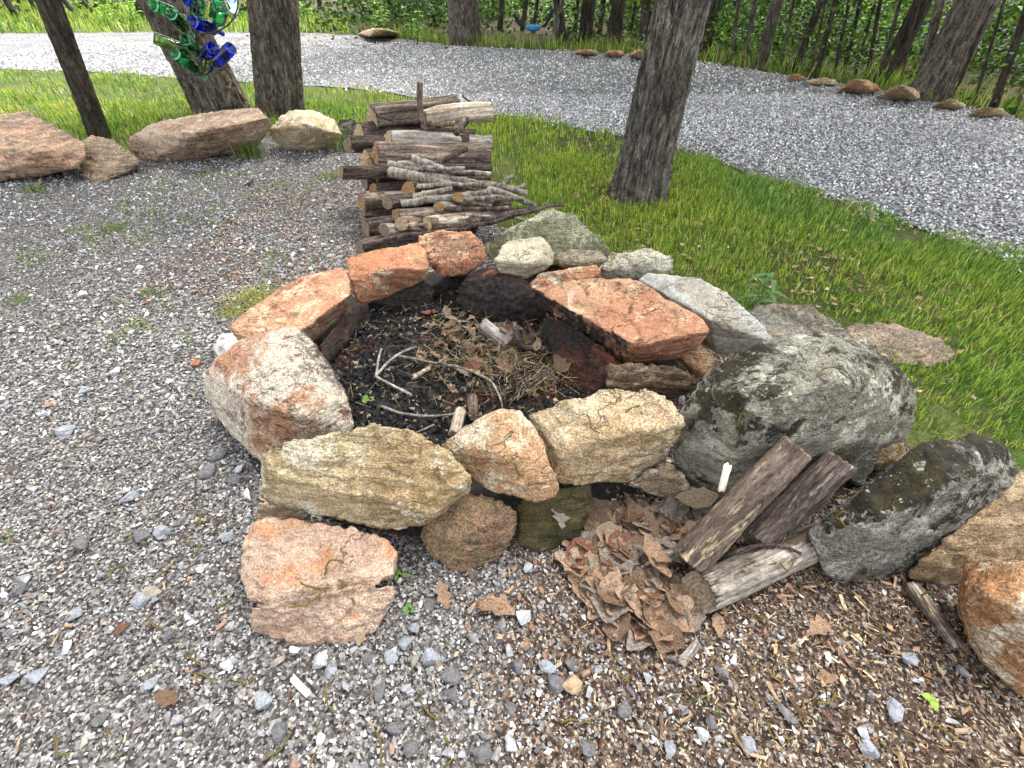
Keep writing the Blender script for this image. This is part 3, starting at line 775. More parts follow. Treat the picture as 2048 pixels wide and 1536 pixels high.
def log_mesh(name, L, r0, r1, mat, shape='round', seed=0, seg_len=0.018, around=30, bow=0.0, rough=1.0, flat=1.0, skew=0.0, phi=0.0):
    """along +Z from 0 to L, closed"""
    nz = max(6, int(L / seg_len))
    ang = np.linspace(0, 2 * math.pi, around, endpoint=False)
    if shape == 'split':
        rs = random.Random(seed)
        k = rs.choice((3, 4, 4, 5))
        aa = sorted((2 * math.pi * (j + rs.uniform(-.25, .25)) / k) for j in range(k))
        prof = np.full(around, 9.0)
        for a0 in aa:
            d = np.cos(ang - a0)
            dd = rs.uniform(.62, .86)
            prof = np.where(d > .08, np.minimum(prof, dd / np.maximum(d, .08)), prof)
        prof = np.minimum(prof, 1.05)
    else:
        prof = 1 + 0.06 * np.sin(ang * 2 + seed) + 0.03 * np.sin(ang * 3 + seed * 2)
    z = np.linspace(0, L, nz)
    A, Z = np.meshgrid(ang, z)
    Rr = (r0 + (r1 - r0) * Z / L) * prof[None, :]
    bx, by = bow * np.sin(np.pi * Z / L), bow * 0.5 * np.sin(2 * np.pi * Z / L + seed)
    q = np.stack([np.cos(A).ravel() * .7 + seed * 2.37, np.sin(A).ravel() * .7 + .31, Z.ravel() / max(r0, .01) * 0.35 + seed], 1)
    q2 = np.stack([np.cos(A).ravel() * 4.3 + seed, np.sin(A).ravel() * 4.3, Z.ravel() / max(r0, .01) * 0.5], 1)
    d = fbm(q, 2, seed) * .06 * rough + (1 - np.abs(fbm(q2, 3, seed + 4)) * 2) * .05 * rough
    Rr = Rr * (1 + d.reshape(Rr.shape))
    X, Y = Rr * np.cos(A) + bx, Rr * np.sin(A) * flat + by
    rs2 = np.random.default_rng(seed)
    Zj = Z.copy()
    Zj[0] += rs2.normal(0, .003, around) + 0.10 * r0 * np.cos(ang + seed)
    Zj[0] += skew * (X[0] * math.cos(phi) + Y[0] * math.sin(phi))
    Zj[-1] += rs2.normal(0, .003, around) + 0.12 * r1 * np.cos(ang + seed * 3)
    v = np.stack([X.ravel(), Y.ravel(), Zj.ravel()], 1)
    i = np.arange(nz - 1)[:, None] * around; k = np.arange(around)[None, :]; k2 = (k + 1) % around
    f = np.stack([i + k, i + k2, i + around + k2, i + around + k], 2).reshape(-1, 4)
    ff = f.ravel().tolist(); fl = [4] * len(f)
    c0, c1 = len(v), len(v) + 1
    v = np.vstack([v, [[X[0].mean(), Y[0].mean(), Zj[0].mean()]], [[X[-1].mean(), Y[-1].mean(), Zj[-1].mean()]]])
    for j in range(around):
        j2 = (j + 1) % around
        ff += [j2, j, c0]; fl.append(3)
        b = (nz - 1) * around
        ff += [b + j, b + j2, c1]; fl.append(3)
    me = mesh_np(name, v, ff, fl, [mat], True)
    sm = np.ones(len(fl), dtype=bool); sm[len(f):] = False
    me.polygons.foreach_set('use_smooth', sm)
    if len(me.polygons) == len(fl):
        pass
    caps = []
    for row, zc, off in ((0, c0, -.0022), (nz - 1, c1, .0022)):
        ring = v[row * around:(row + 1) * around]
        c = v[zc]
        inner = c + (ring - c) * 0.93; inner[:, 2] += off
        mid = c + (ring - c) * 0.5; mid[:, 2] += off
        cc = c.copy(); cc[2] += off
        rim = c + (ring - c) * 0.93
        caps.append((np.vstack([inner, mid, [cc], rim]), off > 0))
    return me, caps
def make_log(name, label, group, p0, p1, r0, r1, mat, end, shape='round', seed=0, caps=(0,), cat='log', **kw):
    d = p1 - p0
    L = d.length
    rot = d.to_track_quat('Z', 'Y') @ Quaternion((0, 0, 1), seed * 1.37)
    lc = rot.inverted() @ (Vector((0, 0, CAM_H)) - p0)
    kw.setdefault('phi', math.atan2(lc.y, lc.x))
    me, cp = log_mesh(name, L, r0, r1, mat, shape, seed, **kw)
    o = tag(link(name, me), label, cat, group)
    o.rotation_mode = 'QUATERNION'
    o.location, o.rotation_quaternion = p0, rot
    for c in caps:
        v, up = cp[c]
        a = (len(v) - 1) // 3
        ff, fl = [], []
        for j in range(a):
            j2 = (j + 1) % a
            q = [[j, j2, a + j2, a + j], [a + j, a + j2, 2 * a], [2 * a + 1 + j, 2 * a + 1 + j2, j2, j]]
            for face in q:
                ff += face if up else face[::-1]; fl.append(len(face))
        link('cut_end', mesh_np('cut_end', v, ff, fl, [end], False), o)
    return o
def tube_np(pts, radii, around=8, seed=0, jitter=0.06):
    """verts, quads (flat) for a tube through pts with a closed tip"""
    pts = np.array([tuple(p) for p in pts]); n = len(pts)
    t = np.gradient(pts, axis=0); t /= np.linalg.norm(t, axis=1)[:, None] + 1e-9
    up = np.array([0.0, 0.0, 1.0]) if abs(t[0, 2]) < .9 else np.array([1.0, 0, 0])
    v, f = [], []
    rg = np.random.default_rng(seed)
    for i in range(n):
        a = np.cross(t[i], up); a /= np.linalg.norm(a) + 1e-9
        b = np.cross(t[i], a)
        for k in range(around):
            an = 2 * math.pi * k / around
            v.append(pts[i] + (a * math.cos(an) + b * math.sin(an)) * radii[i] * (1 + rg.normal(0, jitter)))
    for i in range(n - 1):
        for k in range(around):
            k2 = (k + 1) % around
            f.append((i * around + k, i * around + k2, (i + 1) * around + k2, (i + 1) * around + k))
    f.append(tuple(range(around))[::-1]); f.append(tuple((n - 1) * around + k for k in range(around)))
    return v, f
def smooth_line(pts, n):
    P = [Vector(p) for p in pts]
    out = []
    for i in range(len(P) - 1):
        p0, p1, p2, p3 = P[max(i - 1, 0)], P[i], P[i + 1], P[min(i + 2, len(P) - 1)]
        for k in range(n):
            t = k / n
            out.append(0.5 * ((2 * p1) + (p2 - p0) * t + (2 * p0 - 5 * p1 + 4 * p2 - p3) * t * t + (3 * p1 - p0 - 3 * p2 + p3) * t ** 3))
    out.append(P[-1])
    return out
def stick(name, label, group, branches, mat, cat='stick', around=10, n=6, seed=0, wob=0.0):
    """branches: list of (points, r0, r1); one mesh"""
    V, F = [], []
    org = Vector(branches[0][0][0])
    for pts, r0, r1 in branches:
        line = smooth_line(pts, n)
        q = np.array([tuple(p) for p in line])
        if wob:
            q += np.stack([fbm(q * 9 + 3 * k, 2, seed + k) for k in range(3)], 1) * wob
        rr = np.linspace(r0, r1, len(line)) * (1 + .05 * np.array([math.sin(i * 1.9 + seed) for i in range(len(line))]))
        v, f = tube_np(q - np.array(org), rr, around, seed)
        b = len(V)
        V += v; F += [tuple(i + b for i in g) for g in f]
    me = mesh_np(name, V, [i for g in F for i in g], [len(g) for g in F], [mat], True)
    return tag(link(name, me, loc=org), label, cat, group)

# ---- woodpile: every log and stick is a thing
PILE = 'logs stacked in the woodpile'
_ls = [100]
def pl(label, x0, y0, d0, x1, y1, d1, rpx, mat, end='end_tan', shape='round', caps=(0,), rpx1=None, **kw):
    a, b = aty(x0, y0, d0), aty(x1, y1, d1)
    b = aty(x1, y1, d1 + .12); kw.setdefault('skew', .55); kw.setdefault('rough', 1.7); kw.setdefault('seg_len', .014); kw.setdefault('around', 36); kw.setdefault('bow', .012)
    _ls[0] += 1
    return make_log('firewood_log', label, PILE, a, b, mpx(rpx, a), mpx(rpx1 or rpx, b), M[mat], M[end], shape, _ls[0], caps, **kw)
pl('thick split log lying on top of the woodpile', 746, 236, 3.85, 918, 216, 3.95, 25, 'bark_red', 'end_pale', 'split')
pl('pale peeled log jutting out at the top of the woodpile', 846, 240, 3.72, 982, 224, 3.75, 16, 'bark_pale', 'end_grey', 'round', caps=(0, 1), bow=.015)
pl('grey barked log with a pale cut end, second from the top of the woodpile', 777, 277, 3.62, 981, 287, 3.66, 15, 'bark_grey', 'end_pale', 'round')
pl('dark red brown split log under the grey barked one', 752, 310, 3.50, 981, 312, 3.54, 24, 'bark_red', 'end_tan', 'split')
pl('dark furrowed log across the middle of the woodpile', 757, 342, 3.42, 980, 332, 3.5, 20, 'bark_dark', 'end_tan', 'split')
pl('split log with tall pale end sticking out behind the upper woodpile', 722, 275, 3.78, 880, 268, 3.9, 24, 'bark_dark', 'end_pale', 'split')
pl('small dark log end beside the tall pale end, upper woodpile', 700, 290, 3.72, 830, 284, 3.85, 15, 'bark_dark', 'end_grey', 'round')
pl('narrow split log with a leaning pale end in the woodpile', 733, 318, 3.6, 900, 300, 3.75, 20, 'bark_red', 'end_pale', 'split')
pl('short log with rough orange cut end among the grey sticks', 820, 380, 3.2, 930, 372, 3.35, 14, 'bark_dark', 'end_tan', 'round')
pl('small brown log end low in the woodpile beside a mossy round end', 756, 393, 3.2, 900, 384, 3.3, 12, 'bark_red', 'end_tan', 'split')
pl('round mossy log end low in the woodpile', 777, 405, 3.12, 930, 398, 3.2, 14, 'bark_dark', 'end_grey', 'round')
pl('brown log under the grey sticks near the pit', 793, 436, 3.02, 1022, 411, 3.12, 14, 'bark_red', 'end_tan', 'round', bow=.01)
pl('whitish flaky log at the front of the woodpile', 856, 446, 2.94, 1018, 424, 3.0, 13, 'birch', 'end_pale', 'round', bow=.008)
pl('stubby pale barked log tucked in the front of the woodpile', 805, 448, 2.95, 880, 442, 3.0, 14, 'birch', 'end_pale', 'round')
pl('small round log end at the front corner of the woodpile', 768, 462, 2.95, 880, 456, 3.05, 12, 'bark_grey', 'end_grey', 'round')
pl('dark log on the ground in front of the woodpile, behind the orange stones', 722, 500, 2.90, 842, 480, 2.92, 17, 'bark_dark', 'end_grey', 'round', rough=1.5)
rs = random.Random(4)
for row, (yy, zs) in enumerate([(3.08, (.06, .16)), (3.24, (.06, .17, .27)), (3.40, (.06, .17, .28, .37)), (3.56, (.06, .17, .28, .39)), (3.74, (.06, .17, .28, .39, .49)), (3.92, (.06, .17, .28, .39, .49))]):
    for k, zz in enumerate(zs):
        x0 = -1.02 - rs.uniform(-.14, .15)
        x1 = -.28 + rs.uniform(-.05, .05)
        a = Vector((x0, yy + rs.uniform(-.06, .04), max(.05, zz + rs.uniform(-.03, .02)))); b = Vector((x1, yy + rs.uniform(-.02, .1), max(.05, zz + rs.uniform(-.03, .02))))
        _ls[0] += 1
        make_log('firewood_log', 'dark weathered log in the %s row from the pit, %s layer of the woodpile' % (('first', 'second', 'third', 'fourth', 'fifth', 'last')[row], ('bottom', 'second', 'third', 'fourth', 'fifth')[k]), PILE, a, b, rs.uniform(.05, .066), rs.uniform(.05, .062),
                 M[rs.choice(('bark_dark', 'bark_dark', 'bark_red'))], M[rs.choice(('end_grey', 'end_tan', 'end_grey'))], rs.choice(('split', 'round')), _ls[0], (0,), seg_len=.03, around=26, skew=.5, rough=1.6)

STK = 'grey sticks on the woodpile'
def stk(label, pts, rpx, mat='stick', extra=(), seed=0, rpx1=None):
    w = [aty(*p) for p in pts]
    br = [(w, mpx(rpx, w[0]), mpx(rpx1 or rpx * .7, w[-1]))]
    for ep, r0, r1 in extra:
        e = [aty(*p) for p in ep]
        br.append((e, mpx(r0, e[0]), mpx(r1, e[-1])))
    return stick('stick', label, STK, br, M[mat], seed=seed, around=14, wob=.012)
stk('curved branch rising like a hook from the top of the woodpile', [(839, 165, 3.62), (840, 208, 3.63), (848, 240, 3.65), (868, 248, 3.66), (910, 246, 3.68)], 6, 'bark_red', [([(933, 242, 3.66), (922, 255, 3.6), (911, 268, 3.55)], 8, 8)], 1, 5)
stk('thin bent twig draped over the thick top log', [(741, 215, 3.78), (765, 234, 3.72), (800, 243, 3.70), (850, 246, 3.68)], 2.5, 'bark_dark', [], 2)
stk('short thin twig poking out behind the top log', [(926, 192, 3.9), (940, 202, 3.88), (948, 208, 3.86)], 2, 'bark_dark', [], 3)
stk('uppermost of the long pale grey sticks on the woodpile', [(776, 328, 3.36), (826, 338, 3.34), (899, 344, 3.34), (981, 348, 3.36)], 7, 'stick', [], 4)
stk('thickest grey stick slanting down across the woodpile', [(779, 342, 3.3), (860, 360, 3.26), (936, 380, 3.24), (985, 392, 3.22)], 11, 'stick', [], 5)
stk('long grey stick with a forked tip over the woodpile', [(827, 345, 3.3), (900, 358, 3.26), (980, 370, 3.22), (1030, 377, 3.2), (1056, 386, 3.18)], 8, 'stick', [([(1030, 377, 3.2), (1042, 374, 3.2), (1054, 367, 3.2)], 6, 4)], 6)
stk('short pale stick among the cut ends on the woodpile', [(827, 394, 3.14), (866, 386, 3.14), (905, 377, 3.15)], 7, 'stick', [], 7)
stk('long pale stick just above the two orange cut ends', [(802, 408, 3.1), (860, 400, 3.1), (919, 393, 3.1), (984, 383, 3.12)], 8, 'stick', [], 8)
stk('slim grey stick slanting down towards the olive slab boulder', [(974, 379, 3.16), (1020, 393, 3.12), (1073, 411, 3.08)], 7, 'stick', [], 9)
stk('short stick pointing up out of the grey sticks', [(1006, 370, 3.2), (1016, 361, 3.22), (1027, 351, 3.24)], 5, 'stick', [], 10)
stk('dark crooked branch lying on the dark red log', [(822, 313, 3.36), (850, 324, 3.35), (900, 342, 3.34)], 8, 'bark_grey', [], 11)
stk('dark thin branch rising across the dark red log', [(868, 326, 3.36), (900, 314, 3.38), (934, 297, 3.42)], 6, 'bark_dark', [], 12)
stk('long strip of dark bark reaching out over the olive slab boulder', [(769, 478, 2.84), (860, 466, 2.84), (947, 454, 2.86), (1050, 425, 2.9), (1126, 408, 2.92)], 5, 'bark_dark', [([(900, 458, 2.88), (980, 438, 2.9), (1060, 418, 2.93)], 9, 4)], 13)
for i in range(11):
    xa, ya = 790 + 12 * i + rs.uniform(-15, 15), 335 + 9 * i + rs.uniform(-8, 8)
    xb, yb = xa + rs.uniform(110, 190), ya + rs.uniform(-6, 26)
    dd = 3.34 - (ya - 330) * .0034
    stk('thin grey stick in the tangle over the front of the woodpile, %s from the top' % ('first', 'second', 'third', 'fourth', 'fifth', 'sixth', 'seventh', 'eighth', 'ninth', 'tenth', 'eleventh')[i], [(xa, ya, dd), ((xa + xb) / 2, (ya + yb) / 2 + rs.uniform(-6, 6), dd - .02), (xb, yb, dd - .03)], rs.uniform(3, 5.5), rs.choice(('stick', 'bark_grey', 'bark_dark')), [], 40 + i)
for lab, x0, y0, x1, y1, sd_ in (('cut stick with orange end in the middle of the woodpile', 917, 394, 984, 404, 201), ('cut stick with orange end, lower one on the woodpile', 878, 413, 940, 410, 202)):
    a, b = aty(x0, y0, 3.04), aty(x1, y1, 3.2)
    make_log('stick', lab, STK, a, b, mpx(9, a), mpx(8, b), M['stick'], M['end_tan'], 'round', sd_, (0,), 'stick', skew=.8)

# ---- the three logs beside the dark mossy boulder
FW = 'firewood logs beside the mossy boulder'
def gl(label, x0, y0, z0, x1, y1, z1, r, r1, mat, seed, end='end_grey', skew=.3, **kw):
    return make_log('firewood_log', label, FW, at(x0, y0, z0), at(x1, y1, z1), r, r1, mat, M[end], 'round', seed, (0, 1), seg_len=.008, around=56, skew=skew, **kw)
gl('bark covered log with peeled pale edge, longest of the three by the mossy boulder', 1376, 1124, .075, 1594, 895, .385, .055, .046, bark_mat('rough brown bark', lin(52, 43, 38), lin(94, 81, 72), lin(124, 110, 100), patch=lin(160, 144, 118), patch_t=.545, fur=3, bumpd=.02), 301, rough=1.5)
gl('patchy half peeled log, middle of the three by the mossy boulder', 1512, 1085, .07, 1682, 922, .29, .046, .040, bark_mat('patchy bark', lin(36, 30, 28), lin(80, 70, 64), lin(126, 114, 104), patch=lin(160, 150, 136), patch_t=.54, fur=8, bumpd=.02), 302, rough=1.7)
gl('bleached grey white log lying flat in front of the other two', 1401, 1186, .055, 1640, 1080, .055, .052, .048, bark_mat('bleached wood', lin(62, 54, 47), lin(122, 114, 104), lin(170, 164, 154), patch=lin(90, 76, 60), patch_t=.57, fur=22), 303, skew=.75)
stick('twig', 'dark curved twig lying across the bleached log', 'twigs around the fire pit', [([at(1430, 1118, .06), at(1470, 1103, .10), at(1510, 1092, .118), at(1560, 1091, .112), at(1602, 1107, .115)], .006, .005)], M['bark_dark'], 'twig', seed=5)
stick('twig', 'thin grey twig sticking out from the logs over the leaf heap', 'twigs around the fire pit', [([at(1272, 1143, .03), at(1310, 1118, .045), at(1360, 1098, .06)], .0045, .004)], M['bark_grey'], 'twig', seed=6)
a, b = at(1455, 932, .325), at(1443, 980, .245)
make_log('wood_scrap', 'small bright white scrap of wood leaning on the round grey boulder', None, a, b, .011, .010, NT('white wood', .7).out(lin(236, 228, 208)), M['end_pale'], 'round', 9, (), 'wood scrap', seg_len=.01, around=12)
a, b = at(1822, 1172, .02), at(1918, 1298, .02)
make_log('rotten_plank', 'rotten grey splintered piece of wood beside the orange tan corner boulder', None, a, b, .046, .038, bark_mat('rotten wood', lin(40, 32, 28), lin(104, 92, 82), lin(178, 168, 156), fur=20), M['end_grey'], 'split', 11, (), 'wood', seg_len=.008, around=40, rough=2.6, flat=.42)
a, b = at(1362, 1330, .012), at(1398, 1285, .012)
make_log('bark_piece', 'dark flake of bark on the wood chips below the bleached log', None, a, b, .018, .016, M['bark_grey'], M['end_grey'], 'split', 12, (), 'bark', seg_len=.008, around=20, rough=2.0, flat=.4)
a, b = at(584, 1356, .012), at(618, 1392, .012)
make_log('wood_scrap', 'small white splinter of wood on the gravel below the cracked stone', None, a, b, .009, .008, NT('white splinter', .7).out(lin(226, 216, 196)), M['end_pale'], 'split', 13, (), 'wood scrap', seg_len=.01, around=10)

# ---- sticks and charred wood in the pit
TW = 'twigs lying in the fire pit'
def pt(label, brs, mat='stick', seed=0):
    out = []
    for pts, r0, r1 in brs:
        w = [at(*p) for p in pts]
        out.append((w, mpx(r0, w[0]), mpx(r1, w[-1])))
    return stick('twig', label, TW, out, M[mat], 'twig', seed=seed, wob=.008)
z = .115
pt('forked grey twig in the ash near the cream rusty stone', [([(822, 793, z), (785, 773, z), (752, 753, z + .02)], 3.5, 3), ([(752, 753, z + .02), (756, 725, z + .03), (762, 696, z + .04)], 3, 2), ([(754, 748, z + .02), (785, 716, z + .04), (832, 690, z + .05)], 3, 2)], 'bark_grey', 1)
pt('long thin twig along the front edge of the ash', [([(759, 815, z), (832, 829, z), (902, 829, z), (932, 811, z + .02)], 3, 2)], 'bark_grey', 2)
pt('long curved twig running across the middle of the ash', [([(790, 714, z), (892, 730, z + .03), (968, 754, z + .03), (995, 784, z + .02), (1004, 817, z)], 2.5, 2)], 'stick', 3)
pt('burnt forked branch stub standing in the ash', [([(1026, 648, z + .07), (1034, 670, z + .05), (1044, 693, z + .02), (1072, 696, z + .02), (1101, 699, z + .02)], 7, 4), ([(1066, 695, z + .02), (1065, 663, z + .08)], 3.5, 3)], 'bark_dark', 4)
pt('straight grey twig near the burnt stone under the orange slab', [([(674, 672, z - .02), (700, 651, z + .01), (724, 631, z + .03)], 2.5, 2)], 'stick', 5)
pt('short pale twig beside the leaves in the ash', [([(829, 754, z), (842, 746, z + .01), (858, 738, z + .01)], 6, 4)], 'bark_pale', 6)
pt('thin twig from the ash up to the front tan wedge stone', [([(823, 868, z), (845, 862, z + .02), (868, 851, z + .04)], 2.5, 2)], 'stick', 7)
for i in range(9):
    x0, y0 = rs.uniform(1020, 1075), rs.uniform(745, 790)
    pt('fine straw like twig in the tangle by the sooty stone', [([(x0 - rs.uniform(10, 25), y0 + rs.uniform(10, 40), z), (x0, y0, z + .02), (x0 + rs.uniform(20, 55), y0 - rs.uniform(15, 40), z + .03)], 1.5, 1.0)], rs.choice(('bark_red', 'stick', 'bark_dark')), 20 + i)
for lab, x0, y0, z0, x1, y1, z1, rp, mt, sd_ in (('charred grey log end half buried in the ash and leaves', 966, 650, .16, 1018, 690, .11, 14, 'bark_grey', 401),
                                          ('small dark stub of firewood at the front of the ash', 945, 796, .12, 947, 832, .13, 10, 'bark_red', 402),
                                          ('small whitish stub of firewood by the front tan wedge stone', 922, 822, .12, 908, 870, .12, 11, 'bark_pale', 403)):
    a, b = at(x0, y0, z0), at(x1, y1, z1)
    make_log('charred_wood', lab, 'burnt wood in the fire pit', a, b, mpx(rp, a), mpx(rp, b), M[mt], M['end_grey'], 'round', sd_, (0, 1), 'wood', seg_len=.01, around=20)

# ------------------------------------------------------------------ trees
M['trunk_grey'] = bark_mat('oak bark', lin(32, 29, 26), lin(88, 83, 75), lin(142, 136, 126), scale=30, fur=5, bumpd=.03)
M['trunk_brown'] = bark_mat('brown trunk bark', lin(34, 30, 25), lin(84, 77, 68), lin(134, 125, 113), scale=26, fur=5, bumpd=.03)
M['trunk_dark'] = bark_mat('dark trunk bark', lin(24, 20, 17), lin(54, 48, 41), lin(88, 80, 70), scale=20, fur=6, bumpd=.015)
def trunk_np(p0, p1, r0, r1, around, seg, furrow, flare, seed, bend=0.0):
    d = p1 - p0; L = d.length
    lo = min(1.9, L * .5)
    t = np.concatenate([np.linspace(0, lo / L, max(8, int(lo / seg))), np.linspace(lo / L, 1, 30)[1:]])
    nz = len(t)
    ang = np.linspace(0, 2 * math.pi, around, endpoint=False)
    A, T = np.meshgrid(ang, t)
    base = r0 + (r1 - r0) * T
    base = base * (1 + flare * np.exp(-T * L / (r0 * 1.1)) * (1 + .35 * np.sin(A * 5 + seed)))
    q = np.stack([np.cos(A).ravel() * 2.6 + seed, np.sin(A).ravel() * 2.6, T.ravel() * L * 1.4], 1)
    q2 = np.stack([np.cos(A).ravel() * 9 + seed, np.sin(A).ravel() * 9, T.ravel() * L * 5.0], 1)
    dd = fbm(q, 3, seed) * .08 + (np.minimum(np.abs(fbm(q2, 3, seed + 3)) * 3.2, 1) - .5) * furrow * 1.5
    rr = base * (1 + dd.reshape(base.shape))
    up = d.normalized(); a = up.orthogonal().normalized(); b = up.cross(a)
    ax = np.array(p0)[None, None] + T[..., None] * np.array(d) + (np.sin(T * math.pi) * bend)[..., None] * np.array(a)
    v = ax + rr[..., None] * (np.cos(A)[..., None] * np.array(a) + np.sin(A)[..., None] * np.array(b))
    v = v.reshape(-1, 3)
    i = np.arange(nz - 1)[:, None] * around; k = np.arange(around)[None, :]; k2 = (k + 1) % around
    f = np.stack([i + k, i + k2, i + around + k2, i + around + k], 2).reshape(-1, 4)
    return v, f
def leaf_quads(c, size, rg, flat=0.5):
    """bent two-triangle leaves at centres c: verts and tris"""
    n = len(c)
    a = rg.normal(size=(n, 3)); a[:, 2] *= flat; a /= np.linalg.norm(a, axis=1)[:, None]
    b = rg.normal(size=(n, 3)); b[:, 2] *= flat
    b -= (a * b).sum(1)[:, None] * a; b /= np.linalg.norm(b, axis=1)[:, None]
    nn = np.cross(a, b)
    s = np.asarray(size).reshape(-1, 1) * np.ones((n, 1))
    v = np.stack([c - a * s * .6, c + b * s * .32 + nn * s * .08, c + a * s * .6, c - b * s * .32 + nn * s * .08], 1).reshape(-1, 3)
    k = np.arange(n)[:, None] * 4
    f = np.concatenate([k + [0, 1, 2], k + [0, 2, 3]], 1).reshape(-1, 3)
    return v, f
def greens(n, rg, dark=0.0):
    pal = np.array([lin(70, 108, 34)[:3], lin(96, 140, 44)[:3], lin(52, 84, 30)[:3], lin(128, 164, 58)[:3]])
    c = pal[rg.integers(0, 4, n)] * rg.uniform(.7, 1.2, (n, 1)) * (1 - dark)
    return np.repeat(c, 2, 0)
crown_meshes = []
for k in range(2):
    rg = np.random.default_rng(60 + k)
    cl = rg.normal(size=(26, 3)) * [1.3, 1.3, .8]
    c = cl[rg.integers(0, 26, 1500)] + rg.normal(size=(1500, 3)) * .42
    v, f = leaf_quads(c, rg.uniform(.14, .24, 1500), rg)
    crown_meshes.append(mesh_np('crown', v, f, 3, [M['foliage']], False, greens(1500, rg)))
_ti = [0]
def tree(label, group, base, top, rpx, rpx1, mat, H=7.0, around=40, seg=.05, furrow=.05, flare=.25, bend=0.0, limbs=0, extra=None, crown_r=1.0, dy=0.0):
    """base (px, py on the ground), top (px, py): where the axis leaves the frame"""
    _ti[0] += 1
    p0 = at(base[0], base[1], 0)
    r0 = mpx(rpx, p0)
    p0.y += r0
    pt_ = aty(top[0], top[1], p0.y + dy)
    d = (pt_ - p0)
    if d.z < 0.2:
        d = Vector((0, 0, 1))
    d.normalize()
    p1 = p0 + d * (H / d.z)
    rt = mpx(rpx1, pt_)
    r1 = max(r0 * .35, r0 + (rt - r0) * H / max(.4, pt_.z))
    r1 = min(r1, r0 * .9)
    e = empty('tree', p0)
    v, f = trunk_np(Vector((0, 0, -.03)), p1 - p0, r0, r1, around, seg, furrow, flare, _ti[0], bend)
    link('trunk', mesh_np('trunk', v, f, 4, [M[mat]], True), e)
    for k in range(limbs):
        t = .55 + .12 * k
        q = (p1 - p0) * t
        a = random.uniform(0, 6.28)
        w = q + Vector((math.cos(a) * 1.6, math.sin(a) * 1.6, 1.1))
        vv, ff = tube_np(smooth_line([q, q.lerp(w, .5) + Vector((0, 0, .2)), w], 6), np.linspace(r1 * .8, r1 * .25, 13), 8, k)
        link('limb', mesh_np('limb', vv, [i for g in ff for i in g], [len(g) for g in ff], [M[mat]], True), e)
    c = link('crown', crown_meshes[_ti[0] % 2], e, loc=(p1 - p0))
    c.rotation_euler.z = _ti[0] * 1.3
    c.scale = (crown_r, crown_r, crown_r)
    return tag(e, label, 'tree', group)
NEAR = 'trees around the fire pit'
t_right = tree('thick grey trunk with furrowed bark standing in the grass beside the driveway', NEAR, (1283, 412), (1366, 0), 48, 46, 'trunk_grey', 8, 190, .011, .095, .26, limbs=3)
tree('slim dark trunk leaning behind the low brown flat stone', NEAR, (190, 285), (95, 0), 18, 20, 'trunk_dark', 7, 90, .018, .08, .1, limbs=2)
tree('stout leaning trunk behind the hanging bottles', NEAR, (424, 236), (335, 0), 49, 45, 'trunk_brown', 7.5, 150, .014, .085, .10, limbs=3)
tree('upright thick trunk between the long and the cream yellow boulder', NEAR, (546, 240), (541, 0), 42, 40, 'trunk_brown', 8, 150, .014, .085, .1, limbs=3)
tree('narrow second trunk pressed against the upright thick trunk', NEAR, (585, 222), (578, 0), 15, 17, 'trunk_grey', 7, 40, .04, .05, .1, limbs=1)
WOOD = 'trees of the woods beyond the driveway'
tree('broad pale brown trunk at the far driveway edge, alone in the middle', WOOD, (928, 92), (926, 0), 31, 30, 'trunk_brown', 8, 60, .06, .06, .15, limbs=2, crown_r=1.1)
tree('massive brown leaning trunk at the end of the boulder edging', WOOD, (1880, 205), (1955, 0), 34, 36, 'trunk_brown', 8, 60, .05, .07, .3, limbs=2, crown_r=1.1)
tree('pale grey slim pole trunk next to the massive brown one', WOOD, (1840, 190), (1882, 0), 8, 8, 'trunk_grey', 7, 24, .08, .04, .1)
tree('dark leaning trunk behind the brown tan humped boulder', WOOD, (1772, 172), (1848, 0), 17, 17, 'trunk_dark', 7, 30, .08, .05, .15)
tree('dark trunk just behind the thick grey trunk by the driveway', WOOD, (1408, 118), (1432, 0), 14, 12, 'trunk_dark', 7, 30, .08, .05, .15)
tree('pale slanting trunk in the woods right of the blue ornament', WOOD, (1108, 88), (1122, 0), 7, 6, 'trunk_grey', 7, 24, .1, .04, .1)
tree('dark trunk next to the pale slanting one in the woods', WOOD, (1126, 88), (1116, 0), 10, 9, 'trunk_dark', 7, 24, .1, .04, .15)
tree('dark double width trunk behind the thin orange edging rocks', WOOD, (1172, 84), (1178, 0), 13, 13, 'trunk_dark', 7, 24, .1, .05, .2)
tree('dark trunk with buttressed foot behind the round orange edging rock', WOOD, (1228, 88), (1238, 0), 14, 13, 'trunk_dark', 7, 30, .1, .05, .3)
tree('dark trunk showing close beside the thick grey trunk by the driveway', WOOD, (1296, 100), (1300, 0), 16, 15, 'trunk_dark', 7, 24, .1, .05, .2)
tree('stout dark trunk in the woods left of the broad pale brown one', WOOD, (856, 32), (855, 0), 24, 23, 'trunk_dark', 7, 24, .1, .05, .15, crown_r=1.1)
tree('tall dark trunk in the far woods above the long yellow tan rock', WOOD, (720, 28), (718, 0), 12, 12, 'trunk_dark', 7, 20, .15, .05, .15)
tree('brown trunk on the driveway edge with ivy low on it', WOOD, (1522, 140), (1556, 0), 12, 11, 'trunk_brown', 7, 24, .08, .05, .15)
ORD = ['first', 'second', 'third', 'fourth', 'fifth', 'sixth', 'seventh', 'eighth', 'ninth', 'tenth', 'eleventh', 'twelfth', 'thirteenth', 'fourteenth', 'fifteenth', 'sixteenth', 'seventeenth', 'eighteenth', 'nineteenth', 'twentieth']
